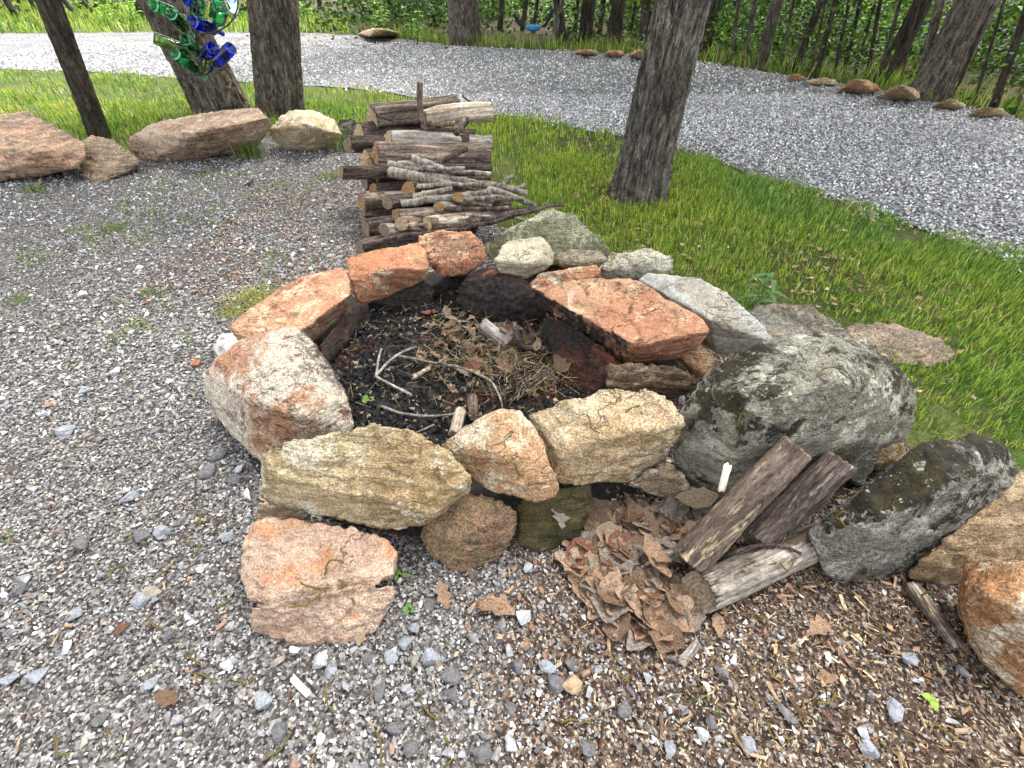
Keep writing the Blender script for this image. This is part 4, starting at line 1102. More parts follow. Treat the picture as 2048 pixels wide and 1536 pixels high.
thin = [(1590, 148, 1642, 8), (1634, 156, 1672, 6), (1622, 150, 1652, 4), (1668, 158, 1700, 4), (1690, 150, 1722, 5), (1712, 150, 1752, 4), (1736, 162, 1762, 5), (1755, 168, 1802, 4), (1490, 132, 1512, 5), (1462, 130, 1478, 4), (1800, 178, 1836, 5), (1560, 142, 1588, 3),
        (1905, 205, 1985, 6), (1990, 226, 2062, 9), (2030, 230, 2120, 7), (1950, 214, 2010, 4), (2120, 255, 2220, 9), (2230, 275, 2360, 7), (2350, 310, 2500, 12)]
for i, (bx, by, tx, rp) in enumerate(thin):
    tree('slender trunk in dense woods, %s along the driveway past the thick grey trunk' % ORD[sorted(t_[0] for t_ in thin).index(bx)], WOOD, (bx, by), (tx, 0), rp * random.uniform(.6, 1.05), rp * random.uniform(.6, .9), random.choice(('trunk_dark', 'trunk_brown', 'trunk_dark')), 6.5, 16, .15, .04, .12, crown_r=1.0)
for i, (bx, by, tx, rp) in enumerate([(30, 36, 12, 6), (70, 24, 60, 4), (150, 30, 128, 5), (180, 22, 165, 4), (285, 40, 272, 8), (640, 18, 638, 5), (690, 22, 688, 4), (780, 20, 780, 6), (812, 30, 812, 3), (1000, 60, 1004, 6), (1045, 62, 1052, 5), (1066, 66, 1075, 4), (1150, 66, 1156, 4), (1200, 64, 1208, 5), (1262, 70, 1272, 4), (990, 40, 992, 9), (880, 26, 882, 4)]):
    tree('thin far trunk across the driveway, %s counting from the slim leaning trunk' % ORD[[30, 70, 150, 180, 285, 640, 690, 780, 812, 880, 990, 1000, 1045, 1066, 1150, 1200, 1262].index(bx)], WOOD, (bx, by), (tx, 0), rp, rp * .9, 'trunk_dark', 6.5, 12, .25, .04, .1, crown_r=1.1)

# ------------------------------------------------------------------ scatter helpers
def in_poly(x, y, poly):
    poly = np.array(poly); inside = np.zeros(len(x), dtype=bool)
    j = len(poly) - 1
    for i in range(len(poly)):
        xi, yi = poly[i]; xj, yj = poly[j]
        if yi != yj:
            c = ((yi > y) != (yj > y)) & (x < (xj - xi) * (y - yi) / (yj - yi) + xi)
            inside ^= c
        j = i
    return inside
def in_view(x, y, margin=1.08, z=0.0):
    dpt = y * CP + (CAM_H - z) * SP
    u = x / np.maximum(dpt, .05); v = (y * SP - (CAM_H - z) * CP) / np.maximum(dpt, .05)
    return (dpt > .05) & (np.abs(u) < margin * 1024 / FPX) & (np.abs(v) < (margin + .04) * 768 / FPX)
def stone_proto(seed, n=9, flat=.55):
    rg = np.random.default_rng(seed)
    p = rg.normal(size=(n, 3)); p /= np.linalg.norm(p, axis=1)[:, None]
    p *= rg.uniform(.8, 1.1, (n, 1)); p *= [1, .75, flat]
    bm = bmesh.new()
    for q in p: bm.verts.new(q)
    bmesh.ops.convex_hull(bm, input=bm.verts)
    bmesh.ops.delete(bm, geom=[v for v in bm.verts if not v.link_faces], context='VERTS')
    bmesh.ops.triangulate(bm, faces=bm.faces)
    bm.verts.index_update()
    v = np.array([x.co[:] for x in bm.verts]); f = np.array([[w.index for w in g.verts] for g in bm.faces])
    bm.free()
    return v, f
def rot_mats(n, rg, tilt=.35):
    a = rg.uniform(0, 2 * math.pi, n); tx = rg.normal(0, tilt, n); ty = rg.normal(0, tilt, n)
    ca, sa = np.cos(a), np.sin(a); cx, sx = np.cos(tx), np.sin(tx); cy, sy = np.cos(ty), np.sin(ty)
    Z = np.zeros((n, 3, 3)); Z[:, 0, 0] = ca; Z[:, 0, 1] = -sa; Z[:, 1, 0] = sa; Z[:, 1, 1] = ca; Z[:, 2, 2] = 1
    X = np.zeros((n, 3, 3)); X[:, 0, 0] = 1; X[:, 1, 1] = cx; X[:, 1, 2] = -sx; X[:, 2, 1] = sx; X[:, 2, 2] = cx
    Y = np.zeros((n, 3, 3)); Y[:, 1, 1] = 1; Y[:, 0, 0] = cy; Y[:, 0, 2] = sy; Y[:, 2, 0] = -sy; Y[:, 2, 2] = cy
    return Z @ X @ Y
def scatter(pos, size, cols, protos, rg, tilt=.35):
    V, F, C, base = [], [], [], 0
    which = rg.integers(0, len(protos), len(pos))
    for k, (pv, pf) in enumerate(protos):
        m = which == k
        n = int(m.sum())
        if not n: continue
        Rm = rot_mats(n, rg, tilt)
        v = np.einsum('nij,nvj->nvi', Rm, pv[None] * size[m].reshape(n, 1, -1)) + pos[m][:, None, :]
        f = pf[None] + (np.arange(n) * len(pv))[:, None, None] + base
        base += n * len(pv)
        V.append(v.reshape(-1, 3)); F.append(f.reshape(-1, pf.shape[1])); C.append(np.repeat(cols[m], len(pf), 0))
    return np.concatenate(V), np.concatenate(F), np.concatenate(C)
GPAL = np.array([lin(116, 115, 117)[:3], lin(142, 142, 145)[:3], lin(86, 84, 86)[:3], lin(172, 172, 174)[:3], lin(208, 206, 202)[:3], lin(62, 58, 57)[:3], lin(150, 138, 122)[:3], lin(150, 108, 80)[:3], lin(110, 100, 90)[:3]])
def gcols(n, rg, p=(.20, .21, .15, .14, .08, .10, .06, .01, .05), k=1.35):
    c = GPAL[rg.choice(len(GPAL), n, p=p)] * rg.uniform(.75, 1.2, (n, 1)) * k
    return c + (np.array([[.170, .166, .164]]) - c) * .46
STONES = [stone_proto(i, 9, .5 + .03 * (i % 4)) for i in range(10)]
OCTA = [stone_proto(50 + i, 6, .55) for i in range(5)]
terr_poly = [(p.x, p.y) for p in ln_] + [(5, -3), (-7, -3)]
def mulch(x, y):
    q = np.stack([x * 2.6, y * 2.6, np.zeros_like(x)], 1)
    return np.clip((x - y * .25 + .25) / .9 + fbm(q, 3, 77) * .55, 0, 1)
def off_pit(x, y, k=1.0):
    return ((x - PIT.x) / (.95 * k)) ** 2 + ((y - PIT.y) / (.88 * k)) ** 2 > 1
def ground_pts(n, x0, x1, y0, y1, rg, poly=terr_poly, margin=1.3):
    x = rg.uniform(x0, x1, n); y = rg.uniform(y0, y1, n)
    m = in_poly(x, y, poly) & in_view(x, y, margin) & off_pit(x, y)
    return x[m], y[m]
rg = np.random.default_rng(5)
V, F, C, b = [], [], [], 0
def addto(v, f, c):
    global b
    V.append(v); F.append(f + b); C.append(c); b += len(v)
# fine grit close by, medium stones everywhere, coarse stones on top
for n, box, s0, s1, keep, pr in ((84000, (-2.4, 2.6, .05, 1.7), .0028, .0065, .55, OCTA), (17000, (-2.6, 2.6, .05, 2.0), .006, .012, .55, STONES), (78000, (-6.5, 0.2, 1.3, 6.5), .006, .012, 1.0, OCTA), (10000, (-6.5, 0.3, 1.4, 6.0), .011, .018, 1.0, STONES), (1100, (-2.6, 2.0, .2, 3.2), .014, .024, .75, STONES)):
    x, y = ground_pts(n, *box, rg)
    mm = mulch(x, y)
    clump = fbm(np.stack([x * 5, y * 5, np.zeros_like(x)], 1), 3, 5)
    m = (rg.uniform(0, 1, len(x)) > mm * (1 - .35 * (1 - keep))) | (rg.uniform(0, 1, len(x)) < .22)
    m &= rg.uniform(0, 1, len(x)) < .74 + clump * .7
    x, y = x[m], y[m]
    sz = rg.uniform(s0, s1, len(x)) * rg.uniform(.7, 1.3, len(x))
    pos = np.stack([x, y, .008 + sz * rg.uniform(.15, .5, len(x))], 1)
    addto(*scatter(pos, sz[:, None] * rg.uniform(.75, 1.25, (len(x), 3)), gcols(len(x), rg) * (1.0 + .18 * np.clip(y[:, None] - 1.3, 0, 1.2)), pr, rg))
tag(link('gravel', mesh_np('gravel', np.concatenate(V), np.concatenate(F), 3, [M['gravel']], False, np.concatenate(C))), 'grey crushed stone gravel covering the terrace', 'gravel', kind='stuff')

# charcoal crumbs
V, F, C, b = [], [], [], 0
a = rg.uniform(0, 6.28, 5200); r = np.sqrt(rg.uniform(0, 1, 5200))
x, y = PIT.x + np.cos(a) * r * .68, PIT.y + np.sin(a) * r * .62
sz = rg.uniform(.005, .016, len(x))
k = rg.uniform(0, 1, (len(x), 1))
cc = np.where(k < .84, np.array([[.012, .012, .013]]), np.where(k < .93, np.array([[.11, .10, .095]]), np.array([[.26, .20, .14]]))) * rg.uniform(.6, 1.5, (len(x), 1))
addto(*scatter(np.stack([x, y, .085 + fbm(np.stack([x * 7, y * 7, np.zeros_like(x)], 1), 4, 3) * .022 + sz * .2], 1), sz[:, None] * np.array([[1, 1, 1]]), cc, STONES[:5], rg, .8))
tag(link('charcoal_crumbs', mesh_np('charcoal_crumbs', np.concatenate(V), np.concatenate(F), 3, [M['gravel']], False, np.concatenate(C))), 'black charcoal crumbs scattered over the ash in the pit', 'charcoal', kind='stuff')

# driveway stones
V, F, C, b = [], [], [], 0
drive_poly = [(p.x, p.y) for p in dn] + [(p.x, p.y) for p in reversed(df)]
for n, box, s0, s1 in ((64000, (-1, 9, 2.6, 8.5), .011, .019), (44000, (-12, 16, 6.5, 16), .018, .030)):
    x = rg.uniform(box[0], box[1], n); y = rg.uniform(box[2], box[3], n)
    jq = np.stack([x * 2.5, y * 2.5, np.zeros_like(x)], 1)
    m = in_poly(x + rg.normal(0, .1, n) + fbm(jq, 2, 51) * .2, y + rg.normal(0, .1, n) + fbm(jq, 2, 52) * .2, drive_poly) & in_view(x, y, 1.15)
    x, y = x[m], y[m]
    sz = rg.uniform(s0, s1, len(x))
    addto(*scatter(np.stack([x, y, .006 + sz * .3], 1), sz[:, None] * rg.uniform(.8, 1.2, (len(x), 3)), gcols(len(x), rg, (.15, .27, .06, .27, .15, .02, .05, .01, .02), 1.0) * (2.1 + .5 * fbm(np.stack([x * .35 + y * .2, y * 1.1, np.zeros_like(x)], 1), 3, 61))[:, None], OCTA, rg))
tag(link('driveway_stones', mesh_np('driveway_stones', np.concatenate(V), np.concatenate(F), 3, [M['gravel']], False, np.concatenate(C))), 'loose pale grey crushed stone on the driveway', 'gravel', kind='stuff')

# wood chips, straw and bark flakes on the mulch
chip = (np.array([[-1, -.16, 0], [1, -.12, .02], [1.05, .14, .0], [-.9, .17, .03], [-.8, 0, .16], [.85, 0, .15]]), np.array([[0, 1, 5], [0, 5, 4], [1, 2, 5], [2, 3, 4], [2, 4, 5], [3, 0, 4]]))
V, F, C, b = [], [], [], 0
CP_ = np.array([lin(206, 186, 152)[:3], lin(160, 132, 100)[:3], lin(96, 72, 54)[:3], lin(60, 44, 34)[:3], lin(176, 148, 120)[:3], lin(118, 92, 76)[:3]])
for n, box, s0, s1, inv in ((40000, (-1.6, 2.6, .05, 1.75), .003, .009, 0), (2200, (-1.2, 2.2, .2, 1.8), .01, .028, 0), (3600, (-2.2, .2, 2.2, 4.4), .005, .018, 1), (1300, (-3, -.4, .3, 3), .004, .016, 2)):
    x, y = ground_pts(n, *box, rg)
    mm = mulch(x, y)
    m = rg.uniform(0, 1, len(x)) < (mm * .95 + .03 if inv == 0 else .8)
    x, y = x[m], y[m]
    sz = rg.uniform(s0, s1, len(x))
    pr = (.16, .22, .24, .18, .08, .12) if inv != 1 else (.08, .1, .2, .54, .04, .04)
    cc = CP_[rg.choice(6, len(x), p=pr)] * rg.uniform(.55, 1.05, (len(x), 1))
    S = np.stack([sz, np.maximum(sz * rg.uniform(.7, 1.4, len(x)), .006), sz * .9], 1)
    addto(*scatter(np.stack([x, y, .012 + rg.uniform(0, .008, len(x))], 1), S, cc, [chip], rg, .22))
tag(link('wood_chip_litter', mesh_np('wood_chip_litter', np.concatenate(V), np.concatenate(F), 3, [M['chips']], False, np.concatenate(C))), 'pale wood chips, straw and bark crumbs strewn over the dirt', 'wood chips', kind='stuff')

# ------------------------------------------------------------------ grass
def blades(x, y, z, h, wd, rg, lean=.45):
    n = len(x)
    a = rg.uniform(0, 2 * math.pi, n)
    dx, dy = np.cos(a), np.sin(a)
    l = np.abs(rg.normal(0, lean, n)) * h
    la = rg.uniform(0, 2 * math.pi, n)
    ox, oy = np.cos(la) * l, np.sin(la) * l
    p = np.stack([x, y, z], 1)
    s = np.stack([dx, dy, np.zeros(n)], 1) * wd[:, None]
    m = p + np.stack([ox * .35, oy * .35, h * .58], 1)
    t = p + np.stack([ox, oy, h * np.sqrt(np.clip(1 - (l / h) ** 2 * .5, .25, 1))], 1)
    v = np.stack([p - s, p + s, m + s * .75, m - s * .75, t], 1).reshape(-1, 3)
    k = np.arange(n)[:, None] * 5
    f = np.concatenate([k + [0, 1, 2], k + [0, 2, 3], k + [3, 2, 4]], 1).reshape(-1, 3)
    return v, f
GR = np.array([lin(118, 148, 50)[:3], lin(154, 172, 64)[:3], lin(80, 118, 42)[:3], lin(176, 186, 86)[:3], lin(196, 184, 122)[:3], lin(62, 98, 40)[:3]])
def grass_cols(n, rg, p=(.28, .24, .2, .13, .05, .10)):
    return np.repeat(GR[rg.choice(6, n, p=p)] * rg.uniform(.85, 1.35, (n, 1)), 3, 0)
lawn_poly = [(p.x, p.y) for p in ln_] + [(p.x, p.y) for p in reversed(dn)]
V, F, C, b = [], [], [], 0
for n, box, h0, h1, w0, tuft in ((27000, (.1, 6.0, .9, 5.2), .028, .07, .0022, 7), (11000, (-7, 4, 3.4, 8), .04, .09, .0035, 5), (12000, (-18, 2, 6, 13), .05, .11, .006, 3)):
    x = rg.uniform(box[0], box[1], n); y = rg.uniform(box[2], box[3], n)
    jq = np.stack([x * 2.2, y * 2.2, np.zeros_like(x)], 1)
    m = in_poly(x + fbm(jq, 3, 41) * .45 + rg.normal(0, .07, len(x)), y + fbm(jq, 3, 43) * .45 + rg.normal(0, .07, len(x)), lawn_poly) & in_view(x, y, 1.25) & ~in_poly(x + .05, y - .1, terr_poly)
    x, y = x[m], y[m]
    q = np.stack([x * 1.1, y * 1.1, np.zeros_like(x)], 1)
    den = fbm(q, 4, 90)
    gap = rg.uniform(0, 1, len(x)) < np.clip(1.05 + den * 1.8, .30, 1)
    x, y, den = x[gap], y[gap], den[gap]
    x = np.repeat(x, tuft) + rg.normal(0, .022, len(x) * tuft); y = np.repeat(y, tuft) + rg.normal(0, .022, len(y) * tuft)
    den = np.repeat(den, tuft)
    h = rg.uniform(h0, h1, len(x)) * (1 + den * .5) * rg.uniform(.6, 1.25, len(x))
    v, f = blades(x, y, np.full(len(x), -.004), h, np.full(len(x), w0) * rg.uniform(.7, 1.4, len(x)), rg)
    hue = fbm(np.stack([x * .8, y * .8, np.ones_like(x)], 1), 3, 33)
    c = grass_cols(len(x), rg) * np.repeat(1 + np.stack([hue * .5, hue * .25, hue * 0], 1), 3, 0)
    addto(v, f, c)
tag(link('grass', mesh_np('grass', np.concatenate(V), np.concatenate(F), 3, [M['grass']], False, np.concatenate(C))), 'short bright green lawn grass between the boulders and the driveway', 'grass', kind='stuff')
V, F, C, b = [], [], [], 0
verge_poly = [(p.x, p.y) for p in far_l]
x = rg.uniform(-40, 2, 30000); y = rg.uniform(17, 45, 30000)
m = in_poly(x, y, verge_poly) & in_view(x, y, 1.05)
x, y = x[m], y[m]
v, f = blades(x, y, np.zeros(len(x)), rg.uniform(.1, .32, len(x)), np.full(len(x), .02), rg)
addto(v, f, grass_cols(len(x), rg))
# weeds along the far edge of the driveway
for (p, q) in zip(df[5:-1], df[6:]):
    k = int((q - p).length * 150)
    t = rg.uniform(0, 1, k)
    x = p.x + (q.x - p.x) * t; y = p.y + (q.y - p.y) * t + np.abs(rg.normal(0, .5, k)) + .05
    v, f = blades(x, y, np.zeros(k), rg.uniform(.08, .4, k), np.full(k, .009), rg)
    addto(v, f, grass_cols(k, rg) * .8)
tag(link('verge_grass', mesh_np('verge_grass', np.concatenate(V), np.concatenate(F), 3, [M['grass']], False, np.concatenate(C))), 'taller rough grass along the far side of the driveway', 'grass', kind='stuff')

V, F, C, b = [], [], [], 0
cx, cy = ground_pts(420, -3.2, -.7, 1.5, 4.6, rg)
kk = fbm(np.stack([cx * 1.5, cy * 1.5, np.zeros_like(cx)], 1), 3, 17) > .0
cx, cy = cx[kk], cy[kk]
x = np.repeat(cx, 9) + rg.normal(0, .03, len(cx) * 9); y = np.repeat(cy, 9) + rg.normal(0, .03, len(cy) * 9)
v, f = blades(x, y, np.full(len(x), .006), rg.uniform(.02, .07, len(x)), np.full(len(x), .0018), rg, .8)
addto(v, f, grass_cols(len(x), rg) * .8)
tag(link('weeds', mesh_np('weeds', np.concatenate(V), np.concatenate(F), 3, [M['grass']], False, np.concatenate(C))), 'sparse low green weeds sprouting through the terrace gravel', 'weeds', kind='stuff')

# ------------------------------------------------------------------ undergrowth of the woods
V, F, C, b = [], [], [], 0
def bush_mass(n_clump, xr, yr, hr, leaves, sz, dark, spread, rg, bright=0.0):
    cx = rg.uniform(*xr, n_clump); cy = rg.uniform(*yr, n_clump)
    edge_y = np.interp(cx, [p.x for p in df], [p.y for p in df])
    m = (cy > edge_y + .22) & in_view(cx, cy, 1.45, .6)
    cx, cy = cx[m], cy[m]
    ch = rg.uniform(*hr, len(cx))
    n = len(cx) * leaves
    i = np.repeat(np.arange(len(cx)), leaves)
    d = rg.normal(size=(n, 3)) * [spread, spread, .38]
    c = np.stack([cx[i] + d[:, 0], cy[i] + d[:, 1], np.abs(ch[i] * (.55 + d[:, 2]))], 1)
    v, f = leaf_quads(c, rg.uniform(sz * .7, sz * 1.3, n), rg, .6)
    col = greens(n, rg, dark) * np.repeat((.28 + .95 * bright * rg.uniform(0, 1, len(cx)) ** 2)[i], 2)[:, None]
    addto(v, f, col)
bush_mass(760, (3.5, 22), (5, 17), (.4, 1.9), 120, .085, 0, .36, rg, .75)
bush_mass(420, (3.5, 30), (14, 32), (.8, 2.4), 100, .16, 0, .6, rg, .75)
bush_mass(300, (-6, 12), (16, 40), (.3, 1.5), 80, .15, .05, .5, rg, .8)
bush_mass(140, (-45, 0), (24, 60), (.4, 2.2), 90, .24, .1, .9, rg, 1.0)
tag(link('undergrowth', mesh_np('undergrowth', np.concatenate(V), np.concatenate(F), 3, [M['foliage']], False, np.concatenate(C))), 'mass of green leafy undergrowth filling the woods beyond the driveway', 'undergrowth', kind='stuff')

# ------------------------------------------------------------------ single plants
def tuft(label, px, py, z, n, h, wd, spread, pal, seed, lean=.5, cat='grass tuft', group='grass tufts on the terrace'):
    p = at(px, py, z)
    rg = np.random.default_rng(seed)
    x, y = rg.normal(0, spread, n), rg.normal(0, spread, n)
    v, f = blades(x, y, np.zeros(n), rg.uniform(h * .5, h, n), np.full(n, wd), rg, lean)
    c = np.repeat(np.array(pal)[rg.integers(0, len(pal), n)] * rg.uniform(.8, 1.2, (n, 1)), 3, 0)
    return tag(link('grass_tuft', mesh_np('grass_tuft', v, f, 3, [M['grass']], False, c), loc=p), label, cat, group)
g_d = [lin(70, 108, 44)[:3], lin(104, 138, 60)[:3], lin(150, 150, 84)[:3]]
g_y = [lin(162, 166, 78)[:3], lin(132, 148, 62)[:3], lin(188, 176, 104)[:3]]
tuft('tall grass tuft growing in front of the long pinkish boulder', 505, 316, 0, 110, .34, .0035, .07, g_d, 1, .35)
tuft('dark grass tuft between cream yellow boulder and shaded grey stone', 690, 304, 0, 70, .26, .0035, .06, g_d, 2, .35)
tuft('low green tuft in the gravel before the big weathered orange boulder', 75, 385, 0, 60, .11, .003, .035, g_d, 3)
tuft('small round green tuft alone in the gravel', 225, 462, 0, 90, .06, .0025, .04, g_d, 4, .8)
tuft('green tuft in the gravel near the yellow grass mat', 312, 592, 0, 70, .07, .002, .035, g_d, 5, .8)
tuft('pale green tuft at the terrace edge of the frame', 42, 604, 0, 60, .06, .002, .03, g_d, 6, .8)
tuft('yellow green mat of grass against the long orange slab', 515, 600, 0, 420, .07, .002, .075, g_y, 7, .9)
tuft('yellow green grass clump at the foot of the long orange slab', 468, 628, 0, 160, .05, .002, .04, g_y, 8, .9)
tuft('sparse upright weed in the gravel by the small white stone', 378, 690, 0, 16, .1, .002, .02, g_d, 9, .4)
tuft('green weed sprig in the gravel among pale chips', 150, 735, 0, 30, .04, .002, .03, g_d, 10, .8)
tuft('tiny grass sprig at the lower edge of the gravel', 15, 1075, 0, 24, .035, .0015, .015, g_d, 11, .8)
tuft('small grass sprig in the wood chips below the leaf heap', 1398, 1395, 0, 20, .05, .0015, .018, g_d, 12, .8)
tuft('grass tuft at the foot of the woodpile corner', 655, 360, 0, 60, .1, .003, .05, g_d, 13, .6)
tuft('thin green grass spray in the gravel behind the orange slab', 545, 520, 0, 26, .12, .002, .04, g_d, 14, .5)

def plant(name, label, px, py, z, stems, leaf_len, leaf_w, pal, seed, h, cat='plant', group=None, droop=.3):
    """stem part and leaf parts"""
    rg = random.Random(seed)
    p = at(px, py, z)
    e = empty(name, p)
    m_stem = NT(name + ' stem', .6).out(lin(84, 116, 50))
    n = NT(name + ' leaf', .5, .35)
    leafm = n.out(n.scale_col(lin(*pal), n.rng(n.noise(n.obj(), 30, 3), .3, .7, .8, 1.2)))
    tr = n.new('ShaderNodeBsdfTranslucent'); tr.inputs[0].default_value = lin(*pal)
    mx = n.new('ShaderNodeMixShader'); mx.inputs[0].default_value = .3
    n.t.links.new(n.bsdf.outputs[0], mx.inputs[1]); n.t.links.new(tr.outputs[0], mx.inputs[2]); n.t.links.new(mx.outputs[0], n.t.nodes['Material Output'].inputs[0])
    for s in range(stems):
        b_ = Vector((rg.uniform(-.015, .015) * stems, rg.uniform(-.015, .015) * stems, 0))
        tip = b_ + Vector((rg.uniform(-.25, .25) * h, rg.uniform(-.2, .2) * h, h * rg.uniform(.7, 1)))
        line = smooth_line([b_, b_.lerp(tip, .5) + Vector((.01, 0, 0)), tip], 4)
        v, f = tube_np(line, np.linspace(.0022, .001, len(line)) * max(1, h * 6), 6, seed)
        st_o = link('stem', mesh_np('stem', v, [i for g in f for i in g], [len(g) for g in f], [m_stem], True), e)
        k = 5 if h > .1 else 3
        for j in range(k):
            t = .35 + .65 * j / (k - 1)
            c = line[int(t * (len(line) - 1))]
            a = j * 2.4 + rg.uniform(-.3, .3) + s
            L, W = leaf_len * rg.uniform(.7, 1.1), leaf_w * rg.uniform(.8, 1.1)
            dirv = Vector((math.cos(a), math.sin(a), .45)); side = Vector((-math.sin(a), math.cos(a), 0))
            vv, ff = [], []
            for q in range(6):
                u = q / 5
                wv = W * math.sin(math.pi * min(1, u * .93 + .05)) ** .8
                pc = c + dirv * L * u + Vector((0, 0, -droop * L * u * u * 1.6))
                vv += [pc - side * wv + Vector((0, 0, wv * .3)), pc, pc + side * wv + Vector((0, 0, wv * .3))]
            for q in range(5):
                for r_ in (0, 1):
                    ff += [q * 3 + r_, q * 3 + r_ + 1, q * 3 + r_ + 4, q * 3 + r_ + 3]
            link('leaf', mesh_np('leaf', [tuple(x_) for x_ in vv], ff, 4, [leafm], True), st_o)
    return tag(e, label, cat, group)
plant('weed', 'tall weed with long narrow leaves growing behind the white grey slab', 1505, 625, 0, 2, .15, .017, (84, 116, 58), 1, .27, 'weed', 'weeds and seedlings')
SE = 'weeds and seedlings'
plant('seedling', 'bright lime seedling in the dirt near the corner boulder', 1848, 1416, 0, 1, .025, .011, (132, 160, 58), 2, .03, 'seedling', SE)
plant('seedling', 'tiny green seedling beside the cracked pink stone', 822, 1222, 0, 1, .024, .008, (96, 132, 58), 3, .03, 'seedling', SE)
plant('seedling', 'green seedling between the cracked pink stone and rounded brown stone', 806, 1145, 0, 1, .03, .007, (96, 132, 58), 4, .035, 'seedling', SE)
plant('seedling', 'blue green seedling at the edge of the leaf heap by the small tan wedge stone', 1378, 1025, .02, 1, .03, .013, (110, 140, 84), 5, .05, 'seedling', SE)
plant('seedling', 'small seedling leaf in the front of the ash bed', 726, 805, .1, 1, .03, .013, (96, 132, 58), 6, .02, 'seedling', SE)
for i, (px, py, lab) in enumerate([(225, 58, 'bright sapling at the far driveway edge near the slim leaning trunk'), (275, 60, 'pale green sapling at the far driveway edge behind the stout leaning trunk'), (620, 55, 'light green sapling across the driveway beside the upright trunks'), (765, 75, 'leafy sapling across the driveway by the long yellow tan rock'), (832, 88, 'leafy sapling at the foot of the broad pale brown trunk')]):
    plant('sapling', lab, px, py, 0, 5, .22, .06, (140, 186, 70), 20 + i, .8, 'sapling', 'saplings across the driveway')

# ------------------------------------------------------------------ blue ornament in the woods
e = empty('lawn_ornament', at(1066, 78, 0))
bm = bmesh.new()
bmesh.ops.create_uvsphere(bm, u_segments=24, v_segments=14, radius=.2)
for v in bm.verts:
    v.co = Vector((v.co.x * 1.9, v.co.y * .8, v.co.z * (.75 if v.co.z > 0 else .55) + .38 + .25 * abs(v.co.x)))
me = bpy.data.meshes.new('body'); bm.to_mesh(me); bm.free()
me.materials.append(NT('blue paint', .4).out(lin(60, 140, 200)))
me.polygons.foreach_set('use_smooth', np.ones(len(me.polygons), dtype=bool))
link('body', me, e)
wm = NT('dark metal', .5).out((.02, .03, .05, 1))
for sgn, hh in ((1, 1.05), (-1, .85)):
    pts = [(sgn * .25, 0, .42), (sgn * .55, .02, .6), (sgn * .75, .04, hh), (sgn * .9, .04, hh + .12), (sgn * .86, .04, hh - .2), (sgn * .6, .02, .45)]
    bm = bmesh.new()
    f = bm.faces.new([bm.verts.new(p) for p in pts])
    r_ = bmesh.ops.extrude_face_region(bm, geom=[f])
    bmesh.ops.translate(bm, verts=[v for v in r_['geom'] if isinstance(v, bmesh.types.BMVert)], vec=(0, .05, 0))
    me = bpy.data.meshes.new('wing'); bm.to_mesh(me); bm.free(); me.materials.append(wm)
    link('wing', me, e)
v, f = tube_np([(0, 0, -.02), (0, 0, .35)], [.025, .025], 8)
link('post', mesh_np('post', v, [i for g in f for i in g], [len(g) for g in f], [wm], True), e)
e.scale = (.62,) * 3
tag(e, 'small blue winged garden ornament standing in the woods', 'ornament')

# ------------------------------------------------------------------ hanging wire with bottles
def glass(name, col):
    n = NT(name, .04, .5)
    n.bsdf.inputs['Transmission Weight'].default_value = 1.0
    n.bsdf.inputs['IOR'].default_value = 1.45
    return n.out(col)
GL = {'green': glass('green glass', (.09, .36, .16, 1)), 'blue': glass('cobalt glass', (.03, .08, .62, 1)), 'clear': glass('pale blue glass', (.70, .86, .95, 1)), 'olive': glass('olive glass', (.28, .42, .10, 1))}
def bottle_mesh(L, r, mat, square=False):
    outer = [(0.0, .10), (.5, .085), (.8, .02), (.93, 0), (1.0, .02), (1.0, .58), (.97, .63), (.8, .70), (.5, .76), (.40, .80), (.38, .96), (.43, .965), (.43, 1.0)]
    inner = [(.33, 1.0), (.30, .96), (.32, .80), (.44, .755), (.74, .69), (.90, .62), (.93, .57), (.93, .06), (.8, .05), (.5, .12), (0.0, .135)]
    prof = [(a * r, b_ * L) for a, b_ in outer + inner]
    k = 28
    v, f = [], []
    for rr, zz in prof:
        for i in range(k):
            a = 2 * math.pi * i / k
            s = 1.0
            if square:
                w = min(1, max(0, (rr / r - .5) * 4))
                s = 1 + w * (min(1.28, 1 / max(abs(math.cos(a)), abs(math.sin(a)))) * .92 - 1)
            v.append((rr * s * math.cos(a), rr * s * math.sin(a), zz))
    for j in range(len(prof) - 1):
        for i in range(k):
            i2 = (i + 1) % k
            f += [j * k + i, j * k + i2, (j + 1) * k + i2, (j + 1) * k + i]
    return mesh_np('bottle', v, f, 4, [mat], True)
BG = 'glass bottles on the hanging wire'
YB = 3.75
def bottle(label, bx, by, nx, ny, col, square=False, L=.27, r=.037, yb=None, back=False):
    y0 = (yb or YB)
    p0 = aty(bx, by, y0)
    q = aty(nx, ny, y0)
    lat = (q - p0).length
    dy = math.sqrt(max(L * L - lat * lat, .0025)) * (-1 if back else 1)
    q = aty(nx, ny, y0 + dy * .8)
    o = link('glass_bottle', bottle_mesh(L, r, GL[col], square))
    o.rotation_mode = 'QUATERNION'
    o.location = p0; o.rotation_quaternion = (q - p0).to_track_quat('Z', 'Y')
    return tag(o, label, 'bottle', BG)
bottle('green bottle with round base facing out, upper tier of the hanging wire', 340, 25, 378, 64, 'green')
bottle('green bottle behind the round based one, at the upper outer side', 304, 8, 352, 28, 'green', yb=3.9)
bottle('cobalt blue bottle with round base facing out, upper tier', 383, 42, 430, 61, 'blue', yb=3.72)
bottle('cobalt blue bottle cut by the top of the frame', 366, -8, 392, 14, 'blue', yb=3.85)
bottle('green bottle hanging at the top middle of the wire', 396, 4, 392, 40, 'green', r=.045, yb=3.9)
bottle('squarish green bottle hanging neck down in the upper tier', 440, 12, 430, 58, 'green', True, r=.042, yb=3.8)
